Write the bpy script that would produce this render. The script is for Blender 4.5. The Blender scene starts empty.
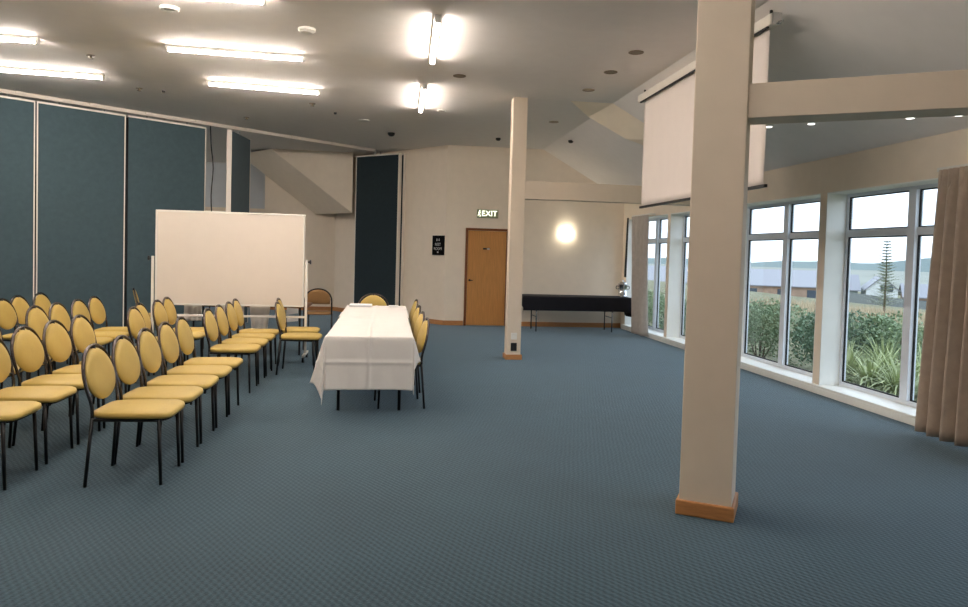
import bpy, bmesh, math, random
from mathutils import Vector, Matrix
random.seed(7)
PI = math.pi
S = bpy.context.scene
COL = S.collection

# ------------------------------------------------------------------ helpers
def lin(c):
    out = []
    for v in c:
        v = v / 255.0
        out.append(v / 12.92 if v <= 0.04045 else ((v + 0.055) / 1.055) ** 2.4)
    return (out[0], out[1], out[2], 1.0)

def nd(nt, kind, **kw):
    n = nt.nodes.new(kind)
    for k, v in kw.items():
        setattr(n, k, v)
    return n

def mat(name, rgb, rough=0.6, metal=0.0, vary=0.06, scale=6.0, bump=0.0, bscale=60.0, sheen=0.0, spec=0.4, stretch=None):
    m = bpy.data.materials.new(name); m.use_nodes = True
    nt = m.node_tree; b = nt.nodes['Principled BSDF']
    b.inputs['Roughness'].default_value = rough
    b.inputs['Metallic'].default_value = metal
    b.inputs['Specular IOR Level'].default_value = spec
    b.inputs['Sheen Weight'].default_value = sheen
    tc = nd(nt, 'ShaderNodeTexCoord')
    src = tc.outputs['Object']
    if stretch:
        mp = nd(nt, 'ShaderNodeMapping'); mp.inputs['Scale'].default_value = stretch
        nt.links.new(src, mp.inputs['Vector']); src = mp.outputs['Vector']
    nz = nd(nt, 'ShaderNodeTexNoise'); nz.inputs['Scale'].default_value = scale; nz.inputs['Detail'].default_value = 4
    nt.links.new(src, nz.inputs['Vector'])
    rp = nd(nt, 'ShaderNodeValToRGB')
    c = lin(rgb)
    rp.color_ramp.elements[0].position = 0.3; rp.color_ramp.elements[1].position = 0.7
    rp.color_ramp.elements[0].color = tuple(x * (1 - vary) for x in c[:3]) + (1,)
    rp.color_ramp.elements[1].color = tuple(min(1, x * (1 + vary)) for x in c[:3]) + (1,)
    nt.links.new(nz.outputs['Fac'], rp.inputs['Fac'])
    nt.links.new(rp.outputs['Color'], b.inputs['Base Color'])
    if bump > 0:
        n2 = nd(nt, 'ShaderNodeTexNoise'); n2.inputs['Scale'].default_value = bscale; n2.inputs['Detail'].default_value = 3
        nt.links.new(src, n2.inputs['Vector'])
        bp = nd(nt, 'ShaderNodeBump'); bp.inputs['Strength'].default_value = bump; bp.inputs['Distance'].default_value = 0.01
        nt.links.new(n2.outputs['Fac'], bp.inputs['Height']); nt.links.new(bp.outputs['Normal'], b.inputs['Normal'])
    return m

def emit(name, rgb, strength):
    m = bpy.data.materials.new(name); m.use_nodes = True
    nt = m.node_tree; nt.nodes.clear()
    o = nd(nt, 'ShaderNodeOutputMaterial'); e = nd(nt, 'ShaderNodeEmission')
    e.inputs['Color'].default_value = lin(rgb); e.inputs['Strength'].default_value = strength
    nt.links.new(e.outputs[0], o.inputs[0])
    return m

class MB:
    def __init__(self): self.bm = bmesh.new()
    def poly(self, pts):
        return self.bm.faces.new([self.bm.verts.new(p) for p in pts])
    def hexa(self, p):      # 8 points: bottom 4 ccw, top 4 ccw
        v = [self.bm.verts.new(q) for q in p]
        for f in ((3,2,1,0),(4,5,6,7),(0,1,5,4),(1,2,6,5),(2,3,7,6),(3,0,4,7)):
            self.bm.faces.new([v[i] for i in f])
        return self
    def box(self, x0, x1, y0, y1, z0, z1, M=None):
        p = [(x0,y0,z0),(x1,y0,z0),(x1,y1,z0),(x0,y1,z0),(x0,y0,z1),(x1,y0,z1),(x1,y1,z1),(x0,y1,z1)]
        if M is not None: p = [tuple(M @ Vector(q)) for q in p]
        return self.hexa(p)
    def bar(self, a, b, w, h, up=(0,0,1)):      # rectangular bar from a to b
        a, b = Vector(a), Vector(b); d = (b - a).normalized()
        u = Vector(up)
        s = d.cross(u).normalized(); u = s.cross(d).normalized()
        s *= w / 2; u *= h / 2
        return self.hexa([a - s - u, a + s - u, b + s - u, b - s - u, a - s + u, a + s + u, b + s + u, b - s + u])
    def prism(self, poly, z0, z1):
        n = len(poly)
        lo = [self.bm.verts.new((x, y, z0)) for x, y in poly]; hi = [self.bm.verts.new((x, y, z1)) for x, y in poly]
        self.bm.faces.new(lo[::-1]); self.bm.faces.new(hi)
        for i in range(n):
            j = (i + 1) % n; self.bm.faces.new([lo[i], lo[j], hi[j], hi[i]])
        return self
    def extrude(self, pts, vec):
        vec = Vector(vec); n = len(pts)
        lo = [self.bm.verts.new(p) for p in pts]; hi = [self.bm.verts.new(Vector(p) + vec) for p in pts]
        self.bm.faces.new(lo[::-1]); self.bm.faces.new(hi)
        for i in range(n):
            j = (i + 1) % n; self.bm.faces.new([lo[i], lo[j], hi[j], hi[i]])
        return self
    def tube(self, pts, r, seg=8, r_end=None):
        pts = [Vector(p) for p in pts]; n = len(pts); rings = []
        ref = None
        for i, p in enumerate(pts):
            d = (pts[min(i + 1, n - 1)] - pts[max(i - 1, 0)]).normalized()
            if ref is None:
                ref = Vector((0, 0, 1)) if abs(d.z) < 0.9 else Vector((1, 0, 0))
            s = d.cross(ref).normalized(); u = s.cross(d).normalized(); ref = u
            rr = r if r_end is None else r + (r_end - r) * i / (n - 1)
            rings.append([self.bm.verts.new(p + (s * math.cos(2*PI*k/seg) + u * math.sin(2*PI*k/seg)) * rr) for k in range(seg)])
        for i in range(n - 1):
            for k in range(seg):
                l = (k + 1) % seg
                self.bm.faces.new([rings[i][k], rings[i][l], rings[i+1][l], rings[i+1][k]])
        self.bm.faces.new(rings[0][::-1]); self.bm.faces.new(rings[-1])
        return self
    def lathe(self, prof, c=(0,0,0), seg=24, M=None):
        rings = []
        for r, z in prof:
            ring = []
            for k in range(seg):
                q = Vector((r * math.cos(2*PI*k/seg), r * math.sin(2*PI*k/seg), z))
                if M is not None: q = M @ q
                ring.append(self.bm.verts.new(q + Vector(c)))
            rings.append(ring)
        for i in range(len(rings) - 1):
            for k in range(seg):
                l = (k + 1) % seg
                self.bm.faces.new([rings[i][k], rings[i][l], rings[i+1][l], rings[i+1][k]])
        self.bm.faces.new(rings[0][::-1]); self.bm.faces.new(rings[-1])
        return self
    def pillow(self, outline, top, bot, M=None, nr=6, roll=0.35):
        # outline: list of (a,b); top/bot heights; rounded cushion, c = third axis
        n = len(outline)
        ca = sum(p[0] for p in outline) / n; cb = sum(p[1] for p in outline) / n
        def pt(a, b, c):
            q = Vector((a, b, c)); return M @ q if M is not None else q
        prof = []
        for i in range(1, nr + 1):
            r = i / nr; prof.append((r * 0.94, bot + (top - bot) * (roll + (1 - roll) * math.sqrt(max(0, 1 - (r * 0.94) ** 4)))))
        prof += [(0.985, bot + (top - bot) * roll * 1.1), (1.0, bot + (top - bot) * roll * .6), (0.99, bot + (top-bot) * .1), (0.95, bot)]
        rings = [[self.bm.verts.new(pt(ca + (a - ca) * r, cb + (b - cb) * r, h)) for a, b in outline] for r, h in prof]
        cv = self.bm.verts.new(pt(ca, cb, top))
        for k in range(n):
            self.bm.faces.new([cv, rings[0][k], rings[0][(k+1) % n]])
        for i in range(len(rings) - 1):
            for k in range(n):
                l = (k + 1) % n
                self.bm.faces.new([rings[i][k], rings[i+1][k], rings[i+1][l], rings[i][l]])
        self.bm.faces.new(rings[-1])
        return self
    def build(self, name, m, parent=None, smooth=False, bevel=0.0, local=False, origin=None):
        """points are in world space unless local=True (then in the parent's space)"""
        bm = self.bm
        bmesh.ops.recalc_face_normals(bm, faces=bm.faces)
        off = Vector((0, 0, 0))
        if parent is not None and not local:
            off = parent_loc(parent)
        elif parent is None:
            if origin is None:
                xs = [v.co for v in bm.verts]
                off = Vector(((min(c.x for c in xs) + max(c.x for c in xs)) / 2, (min(c.y for c in xs) + max(c.y for c in xs)) / 2, min(c.z for c in xs)))
            else: off = Vector(origin)
        if off.length > 0: bmesh.ops.translate(bm, verts=bm.verts, vec=-off)
        me = bpy.data.meshes.new(name); bm.to_mesh(me); bm.free()
        if smooth:
            for p in me.polygons: p.use_smooth = True
        me.materials.append(m)
        o = bpy.data.objects.new(name, me); COL.objects.link(o)
        if parent is not None: o.parent = parent
        else: o.location = off
        if bevel > 0:
            md = o.modifiers.new('bevel', 'BEVEL'); md.width = bevel; md.segments = 2; md.limit_method = 'ANGLE'
        return o

def parent_loc(p):
    v = Vector(p.location)
    while p.parent is not None:
        p = p.parent; v += Vector(p.location)
    return v

def tag(o, label, cat, group=None):
    o['label'] = label; o['category'] = cat
    if group: o['group'] = group
    return o
def struct(o, label, cat):
    o['kind'] = 'structure'; o['label'] = label; o['category'] = cat
    return o
def thing(name, label, cat, loc=(0,0,0), rz=0.0, group=None):
    o = bpy.data.objects.new(name, None); COL.objects.link(o)
    o.location = loc; o.rotation_euler = (0, 0, rz); o.empty_display_size = 0.1
    return tag(o, label, cat, group)
def dup(root, loc, rz, label, group=None):
    r = root.copy(); COL.objects.link(r); r.location = loc; r.rotation_euler = (0, 0, rz); r['label'] = label
    if group: r['group'] = group
    for ch in list(root.children):
        c = ch.copy(); COL.objects.link(c); c.parent = r
        for g in list(ch.children):
            d = g.copy(); COL.objects.link(d); d.parent = c
    return r
def crom(P, n=5, closed=False):
    P = [Vector(p) for p in P]; out = []
    N = len(P)
    for i in range(N - 1):
        p0 = P[max(i-1, 0)]; p1 = P[i]; p2 = P[i+1]; p3 = P[min(i+2, N-1)]
        for k in range(n):
            t = k / n
            out.append(0.5 * ((2*p1) + (p2-p0)*t + (2*p0-5*p1+4*p2-p3)*t*t + (3*p1-p0-3*p2+p3)*t*t*t))
    out.append(P[-1]); return out
def text_mesh(name, body, size, m, parent, loc, rot, extrude=0.001):
    cu = bpy.data.curves.new(name, 'FONT'); cu.body = body; cu.size = size; cu.extrude = extrude
    cu.align_x = 'CENTER'; cu.align_y = 'CENTER'
    tmp = bpy.data.objects.new(name, cu); COL.objects.link(tmp)
    bpy.context.view_layer.update()
    me = bpy.data.meshes.new_from_object(tmp.evaluated_get(bpy.context.evaluated_depsgraph_get()))
    bpy.data.objects.remove(tmp)
    me.materials.clear(); me.materials.append(m)
    o = bpy.data.objects.new(name, me); COL.objects.link(o)
    o.location = loc; o.rotation_euler = rot; o.parent = parent
    return o

# ------------------------------------------------------------------ materials
M_wall = mat('cream_paint', (240, 226, 207), 0.75, bump=0.05, bscale=180, vary=0.02)
M_wall_daylit = mat('daylight_tinted_paint', (205, 210, 216), 0.75, bump=0.05, bscale=180, vary=0.02)  # cool daylight on the far annex wall is tinted into this colour
M_ceil = mat('ceiling_paint', (244, 238, 232), 0.8, bump=0.04, bscale=150, vary=0.015)
M_rib = mat('rib_paint', (252, 238, 216), 0.75, vary=0.02)
M_col_shaded = mat('column_paint_shaded', (222, 206, 186), 0.6, bump=0.04, bscale=160, vary=0.02)  # darker than the walls: the near column's shade is put into the colour
M_timber = mat('timber', (184, 128, 78), 0.45, vary=0.14, scale=10, stretch=(1, 1, 8), bump=0.05)
M_door = mat('oak_veneer', (196, 138, 76), 0.4, vary=0.12, scale=7, stretch=(9, 9, 0.5), bump=0.03)
M_doorfr = mat('door_frame_timber', (122, 70, 34), 0.45, vary=0.12, scale=9)
M_white = mat('white_enamel', (232, 228, 220), 0.4, vary=0.015)
M_alu = mat('window_frame_white', (228, 233, 240), 0.4, vary=0.02)
M_sill = mat('sill_white', (242, 242, 236), 0.4, vary=0.02)
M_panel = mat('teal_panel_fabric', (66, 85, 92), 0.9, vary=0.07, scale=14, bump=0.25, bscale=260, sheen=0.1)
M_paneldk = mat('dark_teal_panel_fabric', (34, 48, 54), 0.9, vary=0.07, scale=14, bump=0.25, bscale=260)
M_trimw = mat('cream_edge_trim', (238, 229, 217), 0.45, vary=0.02)
M_gasket = mat('black_gasket', (16, 16, 17), 0.6)
M_pad = mat('mustard_vinyl', (182, 155, 80), 0.5, vary=0.05, scale=8, bump=0.12, bscale=300, sheen=0.05)
M_padback = mat('brown_vinyl', (150, 112, 70), 0.5, vary=0.05, scale=8)
M_leg = mat('black_powder_coat', (17, 16, 17), 0.35, vary=0.1)
M_chrome = mat('dark_chrome_tube', (92, 84, 82), 0.22, metal=0.95, vary=0.1)
M_board = mat('underseat_board', (26, 22, 20), 0.7)
M_cloth = mat('white_table_linen', (226, 221, 216), 0.85, vary=0.02, bump=0.12, bscale=400)
M_black = mat('black_table_linen', (17, 16, 24), 0.85, vary=0.12, bump=0.1, bscale=300)
M_wood_top = mat('brown_laminate', (112, 76, 46), 0.45, vary=0.12, stretch=(1, 8, 1))
M_chromeleg = mat('chrome', (190, 190, 192), 0.2, metal=1.0)
M_steel = mat('brushed_steel', (205, 205, 206), 0.22, metal=1.0, vary=0.04)
M_wb = mat('whiteboard_enamel', (225, 214, 203), 0.35, vary=0.012)
M_screen = mat('screen_fabric', (240, 228, 220), 0.9, vary=0.012)
M_paper = mat('paper', (238, 238, 240), 0.8, vary=0.02)
M_curt = mat('taupe_curtain', (176, 159, 143), 0.85, vary=0.07, scale=12, bump=0.15, bscale=350, sheen=0.15)
M_curtgrey = mat('grey_curtain', (190, 182, 174), 0.85, vary=0.07, scale=12, bump=0.15, bscale=350)
M_plastic = mat('white_plastic', (236, 233, 226), 0.4)
M_dark = mat('dark_plastic', (28, 27, 28), 0.4)
M_bronze = mat('dim_lamp_reflector', (120, 104, 80), 0.35, metal=0.6)
M_sign = mat('black_sign_board', (10, 10, 12), 0.8, spec=.1)
M_signtext = mat('white_lettering', (215, 214, 210), 0.5)
M_greenpl = mat('exit_sign_body', (150, 156, 126), 0.4)
M_tube = emit('fluorescent_glow', (255, 243, 232), 30.0)
M_sconce = emit('sconce_glow', (255, 246, 224), 9.0)
M_exit = emit('exit_glow', (250, 255, 225), .7)
M_tinylamp = emit('small_lamp_glow', (255, 252, 244), 1.6)

# carpet with a fine diagonal woven lattice
M_carpet = bpy.data.materials.new('teal_carpet'); M_carpet.use_nodes = True
nt = M_carpet.node_tree; B = nt.nodes['Principled BSDF']
B.inputs['Roughness'].default_value = 0.85; B.inputs['Sheen Tint'].default_value = (.65, .85, 1, 1); B.inputs['Sheen Weight'].default_value = 0.4; B.inputs['Sheen Roughness'].default_value = 0.45
B.inputs['Specular IOR Level'].default_value = 0.25
tc = nd(nt, 'ShaderNodeTexCoord'); sp = nd(nt, 'ShaderNodeSeparateXYZ'); nt.links.new(tc.outputs['Object'], sp.inputs[0])
def mth(op, a, b=None):
    n = nd(nt, 'ShaderNodeMath', operation=op)
    for i, v in enumerate((a, b)):
        if v is None: continue
        if isinstance(v, (int, float)): n.inputs[i].default_value = v
        else: nt.links.new(v, n.inputs[i])
    return n.outputs[0]
dn = nd(nt, 'ShaderNodeTexNoise'); dn.inputs['Scale'].default_value = 5.0; nt.links.new(tc.outputs['Object'], dn.inputs['Vector'])
dq = nd(nt, 'ShaderNodeVectorMath', operation='MULTIPLY_ADD'); dq.inputs[1].default_value = (.035, .035, 0); nt.links.new(dn.outputs['Color'], dq.inputs[0]); nt.links.new(tc.outputs['Object'], dq.inputs[2]); nt.links.new(dq.outputs[0], sp.inputs[0])
xr = mth('ADD', mth('MULTIPLY', sp.outputs['X'], math.cos(.16)), mth('MULTIPLY', sp.outputs['Y'], math.sin(.16)))
yr = mth('SUBTRACT', mth('MULTIPLY', sp.outputs['Y'], math.cos(.16)), mth('MULTIPLY', sp.outputs['X'], math.sin(.16)))
wv = mth('MULTIPLY', mth('SINE', mth('MULTIPLY', xr, 2 * PI / .036)), mth('SINE', mth('MULTIPLY', yr, PI / .040)))
nz = nd(nt, 'ShaderNodeTexNoise'); nz.inputs['Scale'].default_value = 1.3; nz.inputs['Detail'].default_value = 5; nt.links.new(tc.outputs['Object'], nz.inputs['Vector'])
nf = nd(nt, 'ShaderNodeTexNoise'); nf.inputs['Scale'].default_value = 120; nf.inputs['Detail'].default_value = 2; nt.links.new(tc.outputs['Object'], nf.inputs['Vector'])
pat = mth('ADD', mth('MULTIPLY', wv, 0.24), mth('ADD', mth('MULTIPLY', nz.outputs['Fac'], 0.42), mth('MULTIPLY', nf.outputs['Fac'], 0.55)))
rp = nd(nt, 'ShaderNodeValToRGB'); rp.color_ramp.elements[0].position = 0.12; rp.color_ramp.elements[1].position = 0.82
rp.color_ramp.elements[0].color = lin((10, 27, 34)); rp.color_ramp.elements[1].color = lin((46, 72, 82))
nt.links.new(pat, rp.inputs['Fac']); nt.links.new(rp.outputs['Color'], B.inputs['Base Color'])
bp = nd(nt, 'ShaderNodeBump'); bp.inputs['Strength'].default_value = 0.5; bp.inputs['Distance'].default_value = 0.008
nt.links.new(pat, bp.inputs['Height']); nt.links.new(bp.outputs['Normal'], B.inputs['Normal'])

# window glass: clear pane with a weak reflection
M_glass = bpy.data.materials.new('window_glass'); M_glass.use_nodes = True
nt = M_glass.node_tree; nt.nodes.clear()
go = nd(nt, 'ShaderNodeOutputMaterial'); gm = nd(nt, 'ShaderNodeMixShader'); gt = nd(nt, 'ShaderNodeBsdfTransparent'); gg = nd(nt, 'ShaderNodeBsdfGlossy')
gt.inputs['Color'].default_value = (0.93, 0.96, 0.96, 1); gg.inputs['Roughness'].default_value = 0.02
fr = nd(nt, 'ShaderNodeLayerWeight'); fr.inputs['Blend'].default_value = 0.5
pw = nd(nt, 'ShaderNodeMath', operation='POWER'); pw.inputs[1].default_value = 5.0; nt.links.new(fr.outputs['Facing'], pw.inputs[0])
ml = nd(nt, 'ShaderNodeMath', operation='MULTIPLY_ADD'); ml.inputs[1].default_value = 0.35; ml.inputs[2].default_value = 0.02; nt.links.new(pw.outputs[0], ml.inputs[0])
nt.links.new(ml.outputs[0], gm.inputs[0]); nt.links.new(gt.outputs[0], gm.inputs[1]); nt.links.new(gg.outputs[0], gm.inputs[2]); nt.links.new(gm.outputs[0], go.inputs[0])

# ------------------------------------------------------------------ room dimensions (window wall is x = WX, room axis = +y)
WX, HC, EX, RT = 5.13, 3.85, 3.27, 2.80       # window wall, flat ceiling, start of rake, rake at window wall
YB, YF, XL = 15.4, -4.0, -9.5
SL = (RT - HC) / (WX - EX)
def rake(x): return HC + SL * (x - EX)

b = MB(); b.box(XL - .2, WX + .3, YF - .2, 20.8, -0.2, 0.0)
struct(b.build('floor', M_carpet, origin=(0, 0, 0)), 'teal patterned carpet covering the whole hall floor', 'floor')

b = MB()
b.extrude([(XL, YF, HC), (EX, YF, HC), (EX, YF, HC + .15), (XL, YF, HC + .15)], (0, 20.6 - YF, 0))
struct(b.build('ceiling', M_ceil, origin=(0, 0, HC)), 'flat off-white ceiling over most of the hall', 'ceiling')
b = MB(); b.extrude([(EX, YF, HC), (WX + .3, YF, rake(WX + .3)), (WX + .3, YF, rake(WX + .3) + .15), (EX, YF, HC + .15)], (0, YB + .15 - YF, 0))
struct(b.build('ceiling_slope', M_ceil, origin=(0, 0, HC)), 'off-white ceiling slope running down to the tall windows', 'ceiling')

# raked rib between the two bays: its face slopes from the ceiling down towards the far side
b = MB()
T_ = [(2.62, 10.5), (EX, 10.5), (4.2, 10.45), (WX, 10.4)]
L_ = [(2.62, 10.5, HC), (3.038, 11.0, 3.728), (3.638, 11.0, 3.424), (3.902, 11.0, 3.345), (WX, 11.0, 2.66)]
tv = [b.bm.verts.new((x, y, HC if x <= EX else rake(x))) for x, y in T_]
lv = [tv[0]] + [b.bm.verts.new(p) for p in L_[1:]]
uv = [tv[0]] + [b.bm.verts.new((x, y, HC if x <= EX else rake(x))) for x, y, z in L_[1:]]
for f in ((tv[0], lv[1], tv[1]), (tv[1], lv[1], lv[2]), (tv[1], lv[2], tv[2]), (tv[2], lv[2], lv[3]), (tv[2], lv[3], lv[4], tv[3]),
          (lv[0], uv[1], lv[1]), (lv[1], uv[1], uv[2], lv[2]), (lv[2], uv[2], uv[3], lv[3]), (lv[3], uv[3], uv[4], lv[4]), (tv[3], lv[4], uv[4])):
    b.bm.faces.new(f)
struct(b.build('trim_2', M_rib, origin=(0, 0, 0)), 'cream raked rib on the ceiling above the far column', 'ceiling rib')

# back wall (follows the ceiling profile)
b = MB(); b.extrude([(1.2, YB, 0), (WX + .3, YB, 0), (WX + .3, YB, rake(WX + .3)), (EX, YB, HC), (1.2, YB, HC)], (0, .15, 0))
struct(b.build('wall_back', M_wall, origin=(0, 0, 0)), 'cream end wall behind the door and the black table', 'wall')
# angled wall
AD = Vector((-0.62, 0.785, 0)).normalized(); A0 = Vector((1.2, YB, 0)); A1 = A0 + AD * 4.12
AN = Vector((AD.y, -AD.x, 0))    # away from us
AN = AN if AN.y > 0 else -AN
b = MB(); b.prism([(A0.x, A0.y), (A0.x + .18, A0.y + .1), (A1.x + AN.x*.15, A1.y + AN.y*.15), (A1.x, A1.y)], 0, HC)
struct(b.build('wall_angled', M_wall, origin=(0, 0, 0)), 'cream angled wall beside the parked dark panels', 'wall')
# annex (room behind the partition)
RY = A1.y
b = MB(); b.box(-2.96, A1.x, RY, RY + .15, 0, HC)
struct(b.build('wall_rear', M_wall, origin=(0, 0, 0)), 'cream rear wall of the annex behind the whiteboard', 'wall')
b = MB(); b.box(-3.1, -2.96, RY + .0, 20.6, 0, HC)
struct(b.build('wall_annex', M_wall, origin=(0, 0, 0)), 'short cream return wall in the annex', 'wall')
b = MB(); b.box(XL, -3.1, 20.6, 20.75, 0, HC)
struct(b.build('wall_far', M_wall_daylit, origin=(0, 0, 0)), 'pale grey far wall of the annex, daylight put into its colour, seen through the partition gap', 'wall')
b = MB(); b.box(-8.5, -3.1, 20.45, 20.6, 2.52, 2.62)
struct(b.build('trim_3', M_wall, origin=(0, 0, 0)), 'cream ledge across the far annex wall', 'trim')
b = MB(); b.extrude([(-3.9, RY - .02, HC), (-3.9, RY - .02, 3.95 - .0), (-1.85, RY - .02, HC), (-1.85, RY - .02, 2.433), (-3.45, RY - .02, 3.635)][:1] + [(-1.85, RY - .02, HC), (-1.85, RY - .02, 2.433), (-3.45, RY - .02, 3.635), (-3.73, RY - .02, HC)][0:4], (.97, -1.3, 0))
struct(b.build('trim_4', M_wall, origin=(0, 0, 0)), 'sloping boxed bulkhead under the annex ceiling', 'bulkhead')
# left and front walls (behind the camera)
b = MB(); b.box(XL - .15, XL, YF, 16.2, 0, HC); b.box(XL - .15, XL, 16.2, 20.2, 0, .9); b.box(XL - .15, XL, 16.2, 20.2, 2.7, HC); b.box(XL - .15, XL, 20.2, 20.75, 0, HC)
struct(b.build('wall_left', M_wall, origin=(0, 0, 0)), 'cream side wall at the left end of the hall', 'wall')
b = MB(); b.extrude([(XL, YF, 0), (WX + .3, YF, 0), (WX + .3, YF, rake(WX + .3)), (EX, YF, HC), (XL, YF, HC)], (0, -.15, 0))
struct(b.build('wall_front', M_wall, origin=(0, 0, 0)), 'cream wall at the near end of the hall', 'wall')

# window wall with its openings
HEAD, SILL = 2.39, 0.10
piers = [15.1, 12.72, 10.33, 7.95, 5.57, 3.19, 0.81]   # far jamb of each opening
PITCH, PW = 2.385, 0.13
b = MB()
b.extrude([(WX, YF, HEAD), (WX + .3, YF, HEAD), (WX + .3, YF, rake(WX + .3)), (WX, YF, rake(WX))], (0, YB - YF, 0))
b.box(WX, WX + .3, YF, YB, 0, SILL - .03)
prev = YB
for k, f in enumerate(piers[:-1]):
    b.box(WX, WX + .3, f, prev, SILL - .03, HEAD); prev = f - PITCH + PW
b.box(WX, WX + .3, YF, prev, SILL - .03, HEAD)
struct(b.build('wall_right', M_wall, origin=(0, 0, 0)), 'cream window wall with tall openings', 'wall')
b = MB(); b.box(WX - .05, WX + .26, 0.5, 15.2, SILL - .03, SILL)
b.box(WX - .05, WX - .0, 0.5, 15.2, 0.0, SILL - .03)
struct(b.build('trim_1', M_sill, origin=(0, 0, 0), bevel=.006), 'long white low sill under the tall windows', 'sill')
for k, f in enumerate(piers[:-1]):
    y1, y0 = f, f - PITCH + PW
    w = thing('window_%d' % (k + 1), 'tall white aluminium window, number %d bay counted from the far end' % (k + 1), 'window', (WX + .28, (y0 + y1) / 2, SILL))
    w['label'] = ['tall window bay at the far end beside the grey curtain', 'tall window bay second from the far end, partly behind the screen column',
                  'tall window bay between the near column and the last pier, hedge outside', 'tall window bay beside the near taupe curtain, spiky plants outside',
                  'tall window bay behind and beyond the near taupe curtain', 'tall window bay nearest the camera end of the hall'][k]
    w['kind'] = 'structure'
    X0, X1 = WX + .25, WX + .31
    fr = MB(); e = .05
    fr.box(X0, X1, y0, y0 + e, SILL, HEAD); fr.box(X0, X1, y1 - e, y1, SILL, HEAD)
    fr.box(X0, X1, y0 + e, y1 - e, SILL, SILL + e); fr.box(X0, X1, y0 + e, y1 - e, HEAD - e, HEAD)
    fr.build('window_frame', M_alu, w, bevel=.004)
    jl = MB(); jl.box(WX, X0, y1 - .012, y1, SILL, HEAD); jl.box(WX, X0, y0, y0 + .012, SILL, HEAD); jl.box(WX, X0, y0 + .012, y1 - .012, HEAD - .012, HEAD); jl.build('daylit_jamb_lining', M_sill, w)  # white boards added: daylight on the reveals is put into their colour
    ym = (y0 + y1) / 2
    mm = MB(); mm.box(X0 - .03, X1, ym - .055, ym + .055, SILL + e, HEAD - e); mm.build('mullion', M_alu, w, bevel=.004)
    for (p, q) in ((y0 + e, ym - .055), (ym + .055, y1 - e)):
        tr = MB(); tr.box(X0 - .005, X1, p, q, 1.87, 1.95); tr.build('transom', M_alu, w, bevel=.004)
        gk = MB()
        for (z0, z1) in ((SILL + e, 1.87), (1.95, HEAD - e)):
            gk.box(X0 + .012, X0 + .03, p, p + .016, z0, z1); gk.box(X0 + .012, X0 + .03, q - .016, q, z0, z1)
            gk.box(X0 + .012, X0 + .03, p + .016, q - .016, z0, z0 + .014); gk.box(X0 + .012, X0 + .03, p + .016, q - .016, z1 - .014, z1)
            g = MB(); g.box(X0 + .016, X0 + .024, p, q, z0, z1); g.build('glass_pane', M_glass, w)
        gk.build('gasket', M_gasket, w)
w = thing('window_7', 'annex window in the far left wall', 'window', (XL, 18.2, .9)); w['kind'] = 'structure'
fr = MB(); fr.box(XL - .1, XL - .04, 16.2, 16.25, .9, 2.7); fr.box(XL - .1, XL - .04, 20.15, 20.2, .9, 2.7); fr.box(XL - .1, XL - .04, 18.17, 18.23, .9, 2.7)
fr.box(XL - .1, XL - .04, 16.2, 20.2, .9, .95); fr.box(XL - .1, XL - .04, 16.2, 20.2, 2.65, 2.7); fr.build('window_frame', M_alu, w)
g = MB(); g.box(XL - .075, XL - .07, 16.25, 20.15, .95, 2.65); g.build('glass_pane', M_glass, w)

# skirting boards
def skirt(name, label, a, c, nrm, h=.1, th=.018):
    a, c, n = Vector(a), Vector(c), Vector(nrm).normalized() * th
    q = MB(); q.prism([(a.x, a.y), (c.x, c.y), (c.x + n.x, c.y + n.y), (a.x + n.x, a.y + n.y)], 0, h)
    struct(q.build(name, M_timber, origin=(0, 0, 0)), label, 'skirting')
skirt('baseboard_back', 'timber skirting along the end wall under the black table', (2.60, YB, 0), (WX, YB, 0), (0, -1, 0))
skirt('baseboard_door', 'short timber skirting left of the wooden door', (1.2, YB, 0), (1.62, YB, 0), (0, -1, 0))
skirt('baseboard_angled', 'timber skirting along the angled wall', A0, A0 + AD * 4.1, -AN)
skirt('baseboard_rear', 'timber skirting along the annex rear wall', (-2.96, RY, 0), (A1.x, RY, 0), (0, -1, 0))

# door
d = thing('door_1', 'light oak veneer door with dark frame on the end wall', 'door', (2.09, YB, 0)); d['kind'] = 'structure'
q = MB(); q.box(1.63, 1.68, YB - .05, YB, 0, 2.10); q.box(2.52, 2.57, YB - .05, YB, 0, 2.10); q.box(1.68, 2.52, YB - .05, YB, 2.05, 2.10)
q.build('door_frame', M_doorfr, d, bevel=.004)
q = MB(); q.box(1.685, 2.515, YB - .035, YB, 0.012, 2.045); lf = q.build('door_leaf', M_door, d, bevel=.003)
q = MB(); q.lathe([(.024, 0), (.024, .008), (.01, .01), (.01, .045)], (1.735, YB - .035, .98), 12, Matrix.Rotation(PI/2, 4, 'X').to_3x3())
q.tube([(1.735, YB - .078, .98), (1.77, YB - .078, .978), (1.80, YB - .07, .975)], .009, 8); q.build('door_handle', M_dark, lf, smooth=True)
q = MB(); q.box(2.01, 2.09, YB - .042, YB - .034, 1.645, 1.68); ds = q.build('occupancy_plate', M_dark, lf)
q = MB(); q.box(2.095, 2.155, YB - .042, YB - .034, 1.645, 1.68); q.build('occupancy_slider', M_steel, lf)

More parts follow.
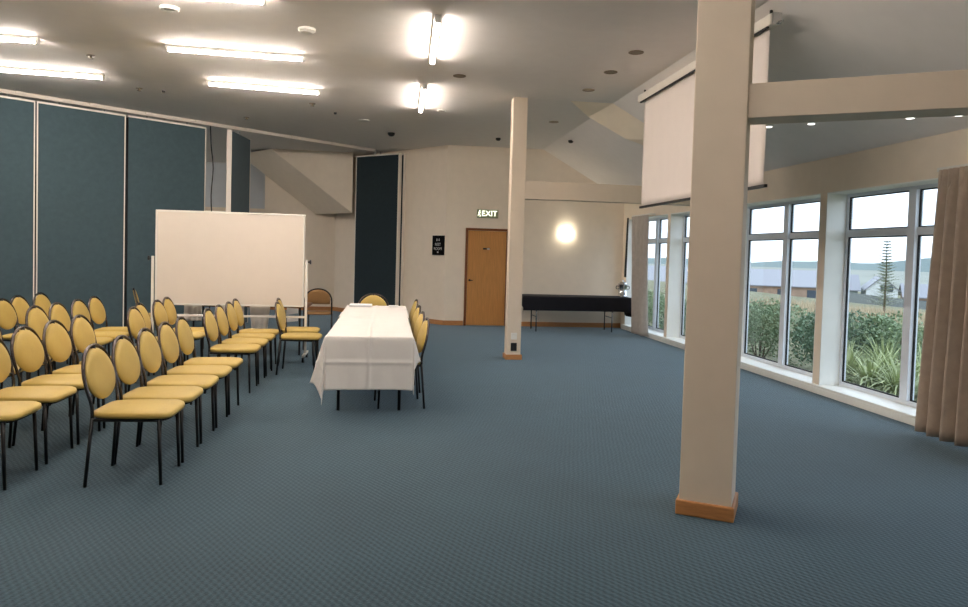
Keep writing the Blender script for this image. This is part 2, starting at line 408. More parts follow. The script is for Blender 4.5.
# exit sign above the door
ex = thing('exit_sign', 'small lit exit sign on the wall above the oak door', 'exit sign', (2.09, YB, 2.33))
q = MB(); q.box(1.86, 2.32, YB - .05, YB, 2.325, 2.505); q.build('sign_body', M_greenpl, ex, bevel=.006)
text_mesh('exit_lettering', 'EXIT', .165, M_exit, ex, (.035, -.053, .085), (PI/2, 0, 0), .002)
q = MB(); yy = YB - .053
q.lathe([(.0, 0), (.013, 0), (.013, .003)], (1.915, yy, 2.475), 12, Matrix.Rotation(PI/2, 4, 'X').to_3x3())
for a_, b_ in (((1.91, 2.46), (1.905, 2.41)), ((1.905, 2.41), (1.93, 2.375)), ((1.93, 2.375), (1.92, 2.345)), ((1.905, 2.41), (1.885, 2.385)), ((1.885, 2.385), (1.87, 2.37)), ((1.91, 2.455), (1.935, 2.43)), ((1.91, 2.455), (1.885, 2.43))):
    q.bar((a_[0], yy, a_[1]), (b_[0], yy, b_[1]), .004, .012, up=(0.3, 0, 1))
q.build('running_figure', M_exit, ex)

# black wall sign on the back part of the angled wall
def wallA(s, z, off=0.0):      # point on the angled wall
    p = A0 + AD * s - AN * off; return Vector((p.x, p.y, z))
sg_c = wallA(.20, 1.70, .02); rz_a = math.atan2(-AD.y, -AD.x)
sg = thing('wall_sign', 'black wall sign with white symbol and lettering left of the oak door', 'sign', (sg_c.x, sg_c.y, 1.5), rz_a)
q = MB(); q.box(-.185, .185, -.012, .012, 0, .42); q.build('sign_board', M_sign, sg, local=True, bevel=.003)
text_mesh('lettering', 'REST', .085, M_signtext, sg, (0, -.015, .225), (PI/2, 0, 0))
text_mesh('lettering', 'ROOM', .085, M_signtext, sg, (0, -.015, .135), (PI/2, 0, 0))
for sx in (-.035, .035):
    q = MB()
    q.extrude([(sx - .008, -.0125, .338), (sx + .008, -.0125, .338), (sx + .016, -.0125, .305), (sx - .016, -.0125, .305)], (0, -.002, 0))
    q.lathe([(0, 0), (.010, 0), (.010, .002)], (sx, -.0125, .345), 10, Matrix.Rotation(PI/2, 4, 'X').to_3x3())
    q.build('person_symbol', M_signtext, sg, local=True)
q = MB(); q.extrude([(-.02, -.0125, .075), (.02, -.0125, .075), (.02, -.0125, .045), (-.02, -.0125, .045)], (0, -.002, 0))
q.build('square_symbol', M_signtext, sg, local=True)

# sconce
sc_ = thing('wall_sconce', 'glowing half bowl wall light above the black table', 'wall light', (3.83, YB, 1.95))
q = MB(); q.box(3.78, 3.88, YB - .02, YB, 1.95, 2.07); q.build('back_plate', M_white, sc_, bevel=.004)
q = MB()
rings = []
for i in range(7):
    a = i / 6 * PI / 2; r = .14 * math.cos(a) + .001; z = 2.08 - .14 * math.sin(a)
    rings.append([q.bm.verts.new((3.83 + r * math.cos(t_), YB - .012 - r * .75 * math.sin(t_), z)) for t_ in [j / 14 * PI for j in range(15)]])
for i in range(6):
    for j in range(14): q.bm.faces.new([rings[i][j], rings[i][j+1], rings[i+1][j+1], rings[i+1][j]])
q.bm.faces.new(rings[0])
q.build('glass_shade', M_sconce, sc_, smooth=True)

# ------------------------------------------------------------------ columns and beams
ca = math.radians(-31.0)
R2 = Matrix.Rotation(ca, 4, 'Z')
NC = Vector((1.998, 4.195, 0))
c1 = thing('column', 'big square cream column with timber plinth, nearest the camera', 'column', NC, ca, 'square columns')
q = MB(); q.box(-.152, .152, -.152, .152, 0.0, HC); q.build('shaft', M_col_shaded, c1, local=True, bevel=.006)
q = MB(); q.box(-.17, .17, -.17, .17, 0, .09); q.build('plinth', M_timber, c1, local=True, bevel=.008)
c2 = thing('column', 'slim square cream column with timber plinth and sockets, farther from camera', 'column', (1.865, 10.56, 0), 0, 'square columns')
q = MB(); q.box(-.105, .105, -.105, .105, 0, HC); q.build('shaft', M_col_shaded, c2, local=True, bevel=.005)
q = MB(); q.box(-.125, .125, -.125, .125, 0, .075); q.build('plinth', M_timber, c2, local=True, bevel=.006)
q = MB(); q.box(-.045, .045, -.118, -.104, .30, .40); q.build('power_socket', M_plastic, c2, local=True, bevel=.004)
q = MB(); q.box(-.045, .045, -.118, -.104, .13, .25); sk = q.build('power_socket', M_dark, c2, local=True, bevel=.004); sk['label'] = 'dark grey socket'
bd = Vector((.857, -.515, 0)); bl = 3.47
b0 = NC + bd * .152
q = MB(); p0 = b0 + Vector((0, 0, 2.49)); p1 = NC + bd * 3.52 + Vector((0, 0, 2.49)); q.bar(p0, p1, .24, .2)
tag(q.build('beam', M_col_shaded, bevel=.004), 'cream beam running right from the near column toward the windows', 'beam', 'cream tie beams')
q = MB(); q.box(1.97, WX, 10.46, 10.66, 2.38, 2.64)
tag(q.build('beam', M_col_shaded, bevel=.004), 'cream beam from the slim far column across above the black table', 'beam', 'cream tie beams')

# ------------------------------------------------------------------ folding partition
PD = Vector((.765, .644, 0)).normalized(); PN = Vector((PD.y, -PD.x, 0)); PO = Vector((-5.995, 12.09, 0)) + PN * .18
prz = math.atan2(PD.y, PD.x)
def pp(t, n=0, z=0): 
    v = PO + PD * t + PN * n; return Vector((v.x, v.y, z))
tr = thing('ceiling_track', 'cream ceiling track of the folding partition', 'track', pp(0, 0, HC - .07))
q = MB(); q.bar(pp(-4.55, 0, HC - .03), pp(7.2, 0, HC - .03), .09, .06); q.build('rail', M_trimw, tr, bevel=.004)
for t_ in (.15, 1.2, 2.1, 3.0, 4.0, 5.0, 6.0):
    q = MB(); q.bar(pp(t_, .05, HC - .02), pp(t_ + .12, .05, HC - .02), .03, .04); q.build('bracket', M_trimw, tr)
def panel(t0, t1, label, m, n=0.0, z1=3.75, left=True):
    c = pp((t0 + t1) / 2, n); L = t1 - t0
    P = thing('partition_panel', label, 'partition panel', c, prz, 'folding partition panels')
    q = MB(); q.box(-L/2 + .035, L/2 - .035, -.04, .04, .03, z1 - .03); q.build('fabric_face', m, P, local=True)
    q = MB(); q.box(L/2 - .03, L/2 - .012, -.045, .045, .02, z1)
    if left: q.box(-L/2 + .012, -L/2 + .03, -.045, .045, .02, z1)
    q.box(-L/2 + .03, L/2 - .03, -.045, .045, z1 - .03, z1); q.build('edge_trim', M_trimw, P, local=True)
    q = MB(); q.box(-L/2 + .03, -L/2 + .036, -.042, .042, .02, z1 - .03); q.box(L/2 - .036, L/2 - .03, -.042, .042, .02, z1 - .03)
    q.box(-L/2, -L/2 + .012, -.03, .03, .02, z1); q.box(L/2 - .012, L/2, -.03, .03, .02, z1); q.build('gasket', M_gasket, P, local=True)
    q = MB(); q.bar((-L/4, 0, z1), (-L/4, 0, HC - .06), .02, .02, up=(1, 0, 0)); q.bar((L/4, 0, z1), (L/4, 0, HC - .06), .02, .02, up=(1, 0, 0)); q.build('hanger', M_steel, P, local=True)
    return P
panel(-4.5, -2.5, 'teal partition panel farthest left, outside the picture', M_panel)
panel(-2.5, -1.0, 'teal partition panel left of the leftmost one in view', M_panel)
panel(-1.0, .43, 'teal partition panel at the left edge of the picture', M_panel)
panel(.43, 1.79, 'teal partition panel behind the chairs, between two white joints', M_panel)
panel(1.79, 3.22, 'teal partition panel just left of and behind the whiteboard', M_panel, left=False)
pa, pb = Vector((-3.0, 14.06, 0)), Vector((-2.86, 15.18, 0))
P = thing('partition_panel', 'dark teal partition panel swung open edge-on above the whiteboard', 'partition panel', (pa + pb) / 2, math.atan2((pb - pa).y, (pb - pa).x), 'folding partition panels')
L = (pb - pa).length
q = MB(); q.box(-L/2 + .02, L/2 - .02, -.04, .04, .03, 3.72); q.build('fabric_face', M_panel, P, local=True)
q = MB(); q.box(-L/2, -L/2 + .02, -.045, .045, .02, 3.74); q.box(L/2 - .02, L/2, -.045, .045, .02, 3.74); q.build('edge_trim', M_trimw, P, local=True)
q = MB(); q.bar((0, 0, 3.72), (0, 0, HC - .06), .02, .02, up=(1, 0, 0)); q.build('hanger', M_steel, P, local=True)
# parked stack against the angled wall
sl, sr = Vector((-.809, 17.222, 0)), Vector((.18, 16.364, 0))
sd = (sr - sl).normalized(); sn = Vector((-sd.y, sd.x, 0)); sn = sn if sn.y > 0 else -sn
L = (sr - sl).length
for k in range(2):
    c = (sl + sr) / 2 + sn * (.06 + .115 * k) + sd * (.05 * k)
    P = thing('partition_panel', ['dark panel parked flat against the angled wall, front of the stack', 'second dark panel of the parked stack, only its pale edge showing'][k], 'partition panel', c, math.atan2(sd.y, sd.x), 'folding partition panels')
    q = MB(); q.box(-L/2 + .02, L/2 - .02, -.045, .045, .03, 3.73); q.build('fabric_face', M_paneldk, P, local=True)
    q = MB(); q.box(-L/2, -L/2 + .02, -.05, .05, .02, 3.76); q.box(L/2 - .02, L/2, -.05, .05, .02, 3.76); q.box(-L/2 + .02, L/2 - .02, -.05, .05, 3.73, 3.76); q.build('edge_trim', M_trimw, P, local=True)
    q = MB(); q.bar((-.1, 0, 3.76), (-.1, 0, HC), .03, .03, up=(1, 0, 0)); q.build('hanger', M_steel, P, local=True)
# hanging cord beside the last closed panel
q = MB(); cp = pp(3.28, .06)
q.tube(crom([(cp.x, cp.y, 3.78), (cp.x + .02, cp.y, 3.4), (cp.x + .06, cp.y, 3.0), (cp.x + .03, cp.y, 2.5), (cp.x + .05, cp.y, 1.9), (cp.x + .03, cp.y, 1.0), (cp.x + .03, cp.y, .01)], 4), .011, 6)
tag(q.build('cable', M_gasket, smooth=True), 'thin dark cord hanging beside the last closed teal panel', 'cord')

# ------------------------------------------------------------------ ceiling fittings
def tube_light(a, c, label, group):
    a, c = Vector(a), Vector(c); mid = (a + c) / 2; dd = (c - a); L = dd.length
    T = thing('fluorescent_ceiling_light', label, 'ceiling light', (mid.x, mid.y, HC - .08), math.atan2(dd.y, dd.x), group)
    q = MB(); q.box(-L/2, L/2, -.034, .034, .043, .08); q.build('housing', M_white, T, local=True, bevel=.003)
    q = MB(); q.tube([(-L/2 + .03, 0, .034), (L/2 - .03, 0, .034)], .026, 14); q.build('diffuser', M_tube, T, local=True)
    for s in (-1, 1):
        q = MB(); q.box(min(s * L/2, s * (L/2 - .03)), max(s * L/2, s * (L/2 - .03)), -.03, .03, 0.004, .043); q.build('end_cap', M_white, T, local=True, bevel=.003)
    return T
G = 'fluorescent ceiling lights'
tube_light((.42, 7.05, 0), (.46, 8.65, 0), 'lit tube light running away from camera, nearer of the middle pair', G)
tube_light((.43, 9.95, 0), (.455, 11.65, 0), 'lit tube light running away from camera, farther of the middle pair', G)
tube_light((-2.59, 8.78, 0), (-1.04, 8.86, 0), 'lit crosswise tube light above the whiteboard, nearer and slightly left', G)
tube_light((-2.55, 10.5, 0), (-1.03, 10.7, 0), 'lit crosswise tube light above the whiteboard, farther one', G)
tube_light((-5.5, 8.72, 0), (-3.96, 8.80, 0), 'lit crosswise tube light at the left edge, upper one', G)
tube_light((-5.42, 10.35, 0), (-3.89, 10.5, 0), 'lit crosswise tube light at the left edge, lower one', G)
tube_light((-2.7, 6.83, 0), (-1.16, 6.9, 0), 'lit crosswise tube light cut off by the top of the picture', G)
tube_light((-5.6, 6.7, 0), (-4.06, 6.75, 0), 'lit crosswise tube light above left chairs, outside the picture', G)
tube_light((.42, 4.1, 0), (.44, 5.75, 0), 'added tube light overhead in front of the camera, outside the picture', G)  # this and the next three tubes: unseen, added to light the near area
tube_light((-2.7, 4.9, 0), (-1.16, 4.95, 0), 'added crosswise tube light above nearest chairs, outside the picture', G)
tube_light((-2.7, 2.6, 0), (-1.16, 2.6, 0), 'added crosswise tube light left of the camera, outside the picture', G)
tube_light((.42, 1.0, 0), (.44, 2.6, 0), 'added tube light above the camera, outside the picture', G)
tube_light((-7.2, 16.8, 0), (-5.9, 17.7, 0), 'second added tube light on the annex ceiling, hidden behind the teal panels', G)  # both annex tubes are unseen and added to brighten the annex
tube_light((-6.2, 15.6, 0), (-5.0, 16.6, 0), 'added tube light on the annex ceiling, hidden behind the teal panels', G)

dl_lab = ['nearest unlit downlight in the row of three beside the screen', 'middle unlit downlight in the row of three beside the screen', 'farthest unlit downlight in the row of three beside the screen', 'unlit downlight right of the slim column top', 'unlit downlight right of the nearer middle tube light', 'unlit downlight right of the farther middle tube light']
for (x, y), lab in zip([(2.69, 7.85), (2.68, 8.75), (2.68, 9.75), (2.76, 12.2), (.86, 9.4), (.8, 11.75)], dl_lab):
    D = thing('recessed_downlight', lab, 'downlight', (x, y, HC - .008), 0, 'recessed downlights')
    q = MB(); q.lathe([(.085, .008), (.085, 0.002), (.075, 0), (.062, .0), (.062, .008)], seg=20); q.build('trim_ring', M_plastic if lab.endswith('farther middle tube light') else M_bronze, D, local=True)
    q = MB(); q.lathe([(.0, .004), (.06, .004), (.06, .0075), (0, .0075)], seg=20); q.build('reflector', M_bronze, D, local=True)
nrm = Vector((-SL, 0, 1)).normalized(); rr = math.atan(SL)
for (x, y), lab in zip([(4.42, 8.06), (4.55, 7.4), (4.80, 6.2), (4.90, 5.73)], ['small lit downlight on the raked ceiling nearest the screen', 'small lit downlight on the raked ceiling second from the screen', 'small lit downlight on the raked ceiling third from the screen', 'small lit downlight on the raked ceiling nearest the right edge']):
    D = thing('spot_light', lab, 'downlight', (x, y, rake(x)), 0, 'small spots on the raked ceiling')
    q = MB(); q.lathe([(.03, .0), (.045, -.004), (.045, -.05), (.04, -.055), (.0, -.055)], seg=16); q.build('lamp_body', M_plastic, D, local=True, smooth=False)
    q = MB(); q.lathe([(.0, -.0555), (.035, -.0555), (.035, -.06), (0, -.06)], seg=16); q.build('lens', M_tinylamp, D, local=True)
small = [(-2.16, 7.42, 'ring', 'ring shaped ceiling vent near the top left'), (-.9, 7.8, 'smoke', 'white smoke alarm with dark dot above the whiteboard'), (-.48, 12.95, 'disc', 'flat white disc on the ceiling left of the middle tube lights'),
         (0.0, 14.2, 'pir', 'dark dome motion sensor on the ceiling above the parked panels'), (-3.68, 9.5, 'slot', 'small dark sprinkler on the ceiling between the left tube lights'), (-3.7, 11.3, 'slot', 'small dark sprinkler left of the farther crosswise tube light'),
         (-3.38, 11.38, 'dot', 'tiny grey ceiling dot beside the left sprinkler'), (-1.25, 11.75, 'slot', 'small sprinkler just beyond the farther crosswise tube light'), (-2.55, 13.3, 'slot', 'small sprinkler close to the partition track'), (-.94, 12.4, 'dot', 'tiny dark ceiling dot right of the partition track')]
for x, y, kind, lab in small:
    q = MB()
    if kind == 'ring': q.lathe([(.05, 0), (.05, -.02), (.08, -.025), (.095, -.01), (.095, 0)], (x, y, HC), 20); nm, mm_, ct = 'ceiling_vent', M_plastic, 'vent'
    elif kind == 'smoke': q.lathe([(.09, 0), (.09, -.025), (.06, -.045), (0, -.045)], (x, y, HC), 20); nm, mm_, ct = 'smoke_alarm', M_plastic, 'smoke alarm'
    elif kind == 'disc': q.lathe([(.09, 0), (.09, -.012), (.08, -.02), (0, -.02)], (x, y, HC), 20); nm, mm_, ct = 'ceiling_disc', M_plastic, 'ceiling fitting'
    elif kind == 'pir': q.lathe([(.07, 0), (.07, -.02), (.06, -.045), (.035, -.065), (0, -.072)], (x, y, HC), 20); nm, mm_, ct = 'ceiling_motion_sensor', M_dark, 'motion sensor'
    elif kind == 'slot': q.lathe([(.05, 0), (.05, -.006), (.012, -.008), (.012, -.03), (.03, -.034), (.03, -.038), (0, -.038)], (x, y, HC), 16); nm, mm_, ct = 'ceiling_sprinkler', M_bronze, 'sprinkler'
    else: q.lathe([(.025, 0), (.025, -.02), (.015, -.03), (0, -.03)], (x, y, HC), 12); nm, mm_, ct = 'ceiling_sprinkler', M_dark, 'sprinkler'
    tag(q.build(nm, mm_, smooth=False), lab, ct)
q = MB(); zz = rake(3.41); q.lathe([(.05, 0), (.05, -.03), (.03, -.05), (0, -.055)], (3.41, 13.55, zz - .0), 16)
tag(q.build('smoke_detector', M_dark), 'small dark detector on the raked ceiling beyond the rib', 'smoke alarm')
q = MB(); q.lathe([(.05, 0), (.05, -.03), (.03, -.05), (0, -.055)], (2.1, 14.2, HC), 16)
tag(q.build('smoke_detector', M_dark), 'small dark detector on the ceiling behind the slim column', 'smoke alarm')

# ------------------------------------------------------------------ projection screen
SX = 3.35
ps = thing('projection_screen', 'large white pull-down projection screen hanging from the ceiling', 'projection screen', (SX, 7.8, 2.2))
q = MB(); q.box(SX - .055, SX + .055, 6.06, 9.48, 3.65, 3.75); q.build('housing', M_trimw, ps, bevel=.012)
q = MB()
ny, nz_ = 40, 16
vs = [[q.bm.verts.new((SX + .012 * math.sin(j * .55 + i * .22) * (i / nz_) * .6 + .02 * math.exp(-((j - 30 + i * .6) / 5) ** 2) * (i / nz_), 6.16 + (9.34 - 6.16) * j / ny, 3.65 - (3.65 - 2.25) * i / nz_)) for j in range(ny + 1)] for i in range(nz_ + 1)]
for i in range(nz_):
    for j in range(ny): q.bm.faces.new([vs[i][j], vs[i][j+1], vs[i+1][j+1], vs[i+1][j]])
o = q.build('screen_sheet', M_screen, ps, smooth=True); md = o.modifiers.new('thick', 'SOLIDIFY'); md.thickness = .004
q = MB(); q.box(SX - .018, SX + .018, 6.12, 9.38, 2.222, 2.25); q.build('weight_bar', M_dark, ps, bevel=.004)
q = MB(); q.box(SX - .05, SX - .03, 6.12, 9.4, 3.635, 3.65); q.build('slot', M_gasket, ps)
for y_ in (6.15, 9.36):
    q = MB(); q.bar((SX, y_, 3.75), (SX, y_, rake(SX) + .0), .02, .02, up=(0, 1, 0)); q.tube(crom([(SX, y_ - .03, 3.75), (SX, y_, rake(SX) - .01), (SX, y_ + .03, 3.75)], 4), .008, 6); q.build('hanging_hook', M_dark, ps)
q = MB(); q.box(SX - .04, SX + .04, 6.04, 6.06, 3.65, 3.75); q.tube([(SX + .02, 6.05, 3.67), (SX + .02, 5.98, 3.66)], .01, 8); q.build('end_bracket', M_steel, ps)

# ------------------------------------------------------------------ whiteboard
wb = thing('whiteboard', 'large mobile whiteboard on a white wheeled frame behind the chairs', 'whiteboard', (-2.14, 10.25, 0))
q = MB(); q.box(-3.10, -1.18, 10.24, 10.265, .765, 2.0); q.build('board_surface', M_wb, wb, bevel=.004)
q = MB(); q.box(-3.126, -3.10, 10.232, 10.275, .74, 2.026); q.box(-1.18, -1.155, 10.232, 10.275, .74, 2.026); q.box(-3.10, -1.18, 10.232, 10.275, .74, .765); q.box(-3.10, -1.18, 10.232, 10.275, 2.0, 2.026)
q.build('board_frame', M_white, wb, bevel=.006)
for x in (-3.16, -1.125):
    q = MB(); q.box(x - .016, x + .016, 10.235, 10.27, .07, 1.40); po = q.build('post', M_white, wb, bevel=.004)
    q = MB(); q.bar((x, 9.98, .085), (x, 10.52, .085), .035, .03); fb = q.build('foot_bar', M_white, wb, bevel=.004)
    q = MB(); sgn = 1 if x > -2 else -1
    q.tube([(x, 10.252, 1.37), (x + sgn * .05, 10.252, 1.37)], .012, 8); q.lathe([(.02, 0), (.032, .008), (.032, .02), (.0, .024)], (x + sgn * .04, 10.252, 1.37), 12, Matrix.Rotation(sgn * PI/2, 4, 'Y').to_3x3()); q.build('clamp_knob', M_dark, po)
    for y_ in (10.0, 10.5):
        q = MB(); q.lathe([(.0, -.012), (.035, -.012), (.035, .012), (0, .012)], (x, y_, .036), 14, Matrix.Rotation(PI/2, 4, 'Y').to_3x3()); q.tube([(x, y_, .05), (x, y_, .08)], .012, 6); q.build('caster', M_dark, fb)
q = MB(); q.box(-3.144, -1.141, 10.24, 10.265, .585, .615); q.build('lower_rail', M_white, wb, bevel=.003)
# table behind the whiteboard with things on it
ft = thing('folding_table', 'brown topped folding table half hidden behind the whiteboard', 'table', (-2.0, 10.98, 0))
q = MB(); q.box(-2.85, -1.15, 10.62, 11.36, .695, .73); q.build('tabletop', M_wood_top, ft, bevel=.004)
for x in (-2.74, -1.26):
    for y_ in (10.72, 11.26):
        q = MB(); q.tube([(x, y_, 0), (x, y_, .695)], .014, 8); q.build('leg', M_leg, ft)
def sheet(name, m, pts_top, drop, lab, cat, waves=3, amp=.012, group=None, taper=0.0):
    # cloth laid on a table edge and hanging over the front; pts_top = x0, x1, y_back, y_edge, z
    x0, x1, yb, ye, z = pts_top
    q = MB(); nx, ny1, ny2 = 16, 6, 10; rows = []
    for i in range(ny1 + ny2 + 1):
        row = []
        for j in range(nx + 1):
            s = j / nx
            if i <= ny1:
                p = (x0 + (x1 - x0) * s, yb + (ye - yb) * i / ny1, z)
            else:
                tt = (i - ny1) / ny2
                w_ = 1 - taper * tt
                p = ((x0 + x1) / 2 + (x1 - x0) * (s - .5) * w_, ye - .008 - amp * (1 + math.sin(s * waves * 2 * PI)) * tt - .004, z - drop * tt)
            row.append(q.bm.verts.new(p))
        rows.append(row)
    for i in range(len(rows) - 1):
        for j in range(nx): q.bm.faces.new([rows[i][j], rows[i][j+1], rows[i+1][j+1], rows[i+1][j]])
    o = q.build(name, m, smooth=True); md = o.modifiers.new('thick', 'SOLIDIFY'); md.thickness = .003; md.offset = 1
    return tag(o, lab, cat, group)
sheet('table_runner', M_cloth, (-2.84, -2.60, 11.3, 10.615, .733), .24, 'white cloth hanging off the table behind the whiteboard, leftmost short one', 'cloth', group='white cloths on the hidden table')
sheet('table_runner', M_cloth, (-2.42, -2.02, 11.3, 10.615, .733), .20, 'white cloth hanging off the table behind the whiteboard, middle one', 'cloth', group='white cloths on the hidden table')
sheet('table_runner', M_cloth, (-1.95, -1.66, 11.3, 10.615, .733), .36, 'white cloth hanging off the table behind the whiteboard, longer right one', 'cloth', group='white cloths on the hidden table', taper=.25)
for k, (x0, x1, z0, z1, lab) in enumerate([(-1.44, -1.27, .60, .70, 'upper white sheet of paper hanging under the whiteboard right end'), (-1.43, -1.27, .49, .585, 'lower white sheet of paper hanging under the whiteboard right end')]):
    q = MB(); q.hexa([(x0, 10.60, z0), (x1, 10.60, z0 + .02), (x1, 10.604, z0 + .02), (x0, 10.604, z0), (x0 + .01, 10.61, z1), (x1, 10.61, z1 - .01), (x1, 10.614, z1 - .01), (x0 + .01, 10.614, z1)])
    tag(q.build('hanging_paper', M_paper), lab, 'paper', 'papers under the whiteboard')

# ------------------------------------------------------------------ chairs
def build_chair(label, group, pad=M_pad, rear=None):
    r = thing('banquet_chair', label, 'chair', (0, 0, 0), 0, group)
    for s in (-1, 1):
        q = MB(); q.tube([(-.238, s * .232, 0), (-.222, s * .224, .2), (-.203, s * .214, .44)], .0115, 8); q.build('leg', M_leg, r, smooth=True, local=True)
        q = MB(); q.tube([(.213, s * .205, 0), (.198, s * .20, .42)], .0105, 8, .013); q.build('leg', M_leg, r, smooth=True, local=True)
    half = [(-.203, .214, .44), (-.206, .218, .52), (-.232, .237, .635), (-.255, .224, .735), (-.275, .160, .822), (-.286, .07, .866), (-.288, 0, .873)]
    path = half + [(x, -y, z) for x, y, z in half[-2::-1]]
    q = MB(); q.tube(crom(path, 4), .0115, 8); bf = q.build('back_frame', M_chrome, r, smooth=True, local=True)
    # seat
    out = []
    N = 32
    for k in range(N):
        a = 2 * PI * k / N; c_, s_ = math.cos(a), math.sin(a); e = 2 / 5.5
        x = .018 + .25 * math.copysign(abs(c_) ** e, c_); y = .232 * math.copysign(abs(s_) ** e, s_)
        y *= 0.90 + 0.10 * min(1, (x + .2) / .25)
        out.append((x, y))
    q = MB(); q.pillow(out, .482, .432, nr=6, roll=.62)
    for v in q.bm.verts:
        if v.co.x > .2: v.co.z -= (v.co.x - .2) * .10
    q.build('seat', pad, r, smooth=True, local=True)
    q = MB(); q.prism([(a * .93, c_ * .93) for a, c_ in out], .415, .434); q.build('seat_frame', M_board, r, local=True)
    for s in (-1, 1):
        q = MB(); q.tube([(-.204, s * .214, .425), (.214, s * .20, .418)], .010, 8); q.build('side_rail', M_leg, r, smooth=True, local=True)
    # oval backrest
    egg = []
    for k in range(28):
        a = 2 * PI * k / 28; h = .172 * math.sin(a); w = .214 * math.cos(a) * (1.0 - .14 * math.sin(a) - .03 * math.sin(a) ** 2)
        egg.append((w, h))
    tilt = math.radians(14)
    Mx = Matrix(((0, -math.sin(tilt), math.cos(tilt)), (1, 0, 0), (0, math.cos(tilt), math.sin(tilt)))).to_4x4()
    Mx.translation = Vector((-.246, 0, .69))
    q = MB(); q.pillow(egg, .034, -.004, Mx, nr=5, roll=.4); br = q.build('backrest', pad, r, smooth=True, local=True)
    q = MB(); q.pillow([(w * .97, h * .97) for w, h in egg], .018, -.004, Mx @ Matrix.Rotation(PI, 4, 'Y'), nr=4, roll=.4); o = q.build('backrest_cover', rear or pad, br, smooth=True, local=True)
    q = MB(); q.tube([(-.288, 0, .873), (-.280, 0, .845)], .016, 8); q.build('top_bracket', M_leg, bf, local=True)
    for s in (-1, 1):
        q = MB(); q.tube([(-.212, s * .222, .555), (-.226, s * .12, .59)], .008, 6); q.build('side_bracket', M_leg, bf, local=True)
    return r

rows = []
ordn = ['nearest the camera', 'second from the camera', 'third from the camera', 'fourth from the camera', 'farthest back']
GC = 'yellow padded chairs in rows'
specs = []
for i, y in enumerate([5.04, 5.54, 6.05, 6.56, 7.06]): specs.append((-1.64, y, 0, 'front row of the near chair block: yellow oval-back chair ' + ordn[i]))
far_ord = ['nearest the camera', 'second from the camera', 'third from the camera', 'closest to the whiteboard']
for i, y in enumerate([8.08, 8.6, 9.12, 9.66]): specs.append((-1.645 if i < 3 else -1.675, y, 0, 'front row of the far chair block: yellow oval-back chair ' + far_ord[i]))
for i, y in enumerate([4.98, 5.53, 6.05, 6.56, 7.08]): specs.append((-2.545, y, 0, 'second row of the near chair block: yellow oval-back chair ' + ordn[i]))
for i, (x, y) in enumerate([(-2.42, 8.12), (-2.54, 8.68), (-2.50, 9.2), (-2.545, 9.74)]): specs.append((x, y, 0, 'second row of the far chair block: yellow oval-back chair ' + far_ord[i]))
for i, y in enumerate([6.53, 7.05]): specs.append((-3.36, y, 0, 'third row: yellow chair with only the seat edge showing, ' + ['nearer one', 'farther one'][i]))
for i, (x, y) in enumerate([(-3.36, 8.03), (-3.36, 8.53), (-3.37, 9.1), (-3.40, 9.66)]): specs.append((x, y, 0, 'third row of the far chair block: yellow oval-back chair ' + far_ord[i][:-10] + ('teal panels' if i == 3 else far_ord[i][-10:])))
for i, (x, y) in enumerate([(-4.13, 8.95), (-4.24, 9.54), (-4.24, 10.12)]): specs.append((x, y, 0, 'rearmost row by the teal partition: yellow chair ' + ['at the left picture edge', 'in the middle of three', 'rightmost of three'][i]))
specs.append((-1.085, 9.25, -.02, 'yellow chair standing alone between the rows and the white table'))
specs.append((-1.175, 9.97, .0, 'yellow chair hidden behind the lone chair, only its seat showing'))
specs.append((-3.60, 11.75, .36, 'yellow chair seen edge-on behind the rows, beside the whiteboard left post'))
ch0 = None
for x, y, rz, lab in specs:
    if ch0 is None:
        ch0 = build_chair(lab, GC); ch0.location = (x, y, 0); ch0.rotation_euler = (0, 0, rz)
    else: dup(ch0, (x, y, 0), rz, lab, GC)
GT = 'yellow chairs around the white table'
for (x, y, rz, lab) in [(.125, 7.32, PI + .10, 'yellow chair at the right side of the white table, nearest the camera'), (.115, 8.12, PI + .10, 'yellow chair at the right side of the white table, second from the camera'),
                        (.115, 9.02, PI + .08, 'yellow chair at the right side of the white table, third from the camera'), (.125, 10.2, PI + .08, 'yellow chair at the right side of the white table, farthest one'),
                        (-.22, 11.14, -PI/2, 'yellow chair at the far head of the white table, facing the camera')]:
    dup(ch0, (x, y, 0), rz, lab, GT)
# brown chair with a round arched frame, seen from behind
bc = thing('arched_chair', 'brown-backed chair with a black arched frame beside the whiteboard', 'chair', (-1.17, 12.75, 0), PI / 2)
for s in (-1, 1):
    q = MB(); q.tube([(-.235, s * .225, 0), (-.205, s * .225, .44)], .012, 8); q.build('leg', M_leg, bc, smooth=True, local=True)
    q = MB(); q.tube([(.22, s * .205, 0), (.20, s * .20, .42)], .012, 8); q.build('leg', M_leg, bc, smooth=True, local=True)
hf = [(-.205, .225, .44), (-.215, .225, .60), (-.228, .222, .70), (-.24, .19, .79), (-.248, .11, .855), (-.25, 0, .878)]
q = MB(); q.tube(crom(hf + [(x, -y, z) for x, y, z in hf[-2::-1]], 4), .0125, 8); q.build('back_frame', M_leg, bc, smooth=True, local=True)
arch = [(-.195, -.10), (.195, -.10), (.205, -.02), (.19, .06), (.14, .115), (.075, .145), (0, .155), (-.075, .145), (-.14, .115), (-.19, .06), (-.205, -.02)]
Mx = Matrix(((0, -math.sin(.14), -math.cos(.14)), (-1, 0, 0), (0, math.cos(.14), -math.sin(.14)))).to_4x4(); Mx.translation = Vector((-.236, 0, .715))
q = MB(); q.pillow(arch, .016, -.02, Mx, nr=4, roll=.5); q.build('backrest', M_padback, bc, smooth=True, local=True)
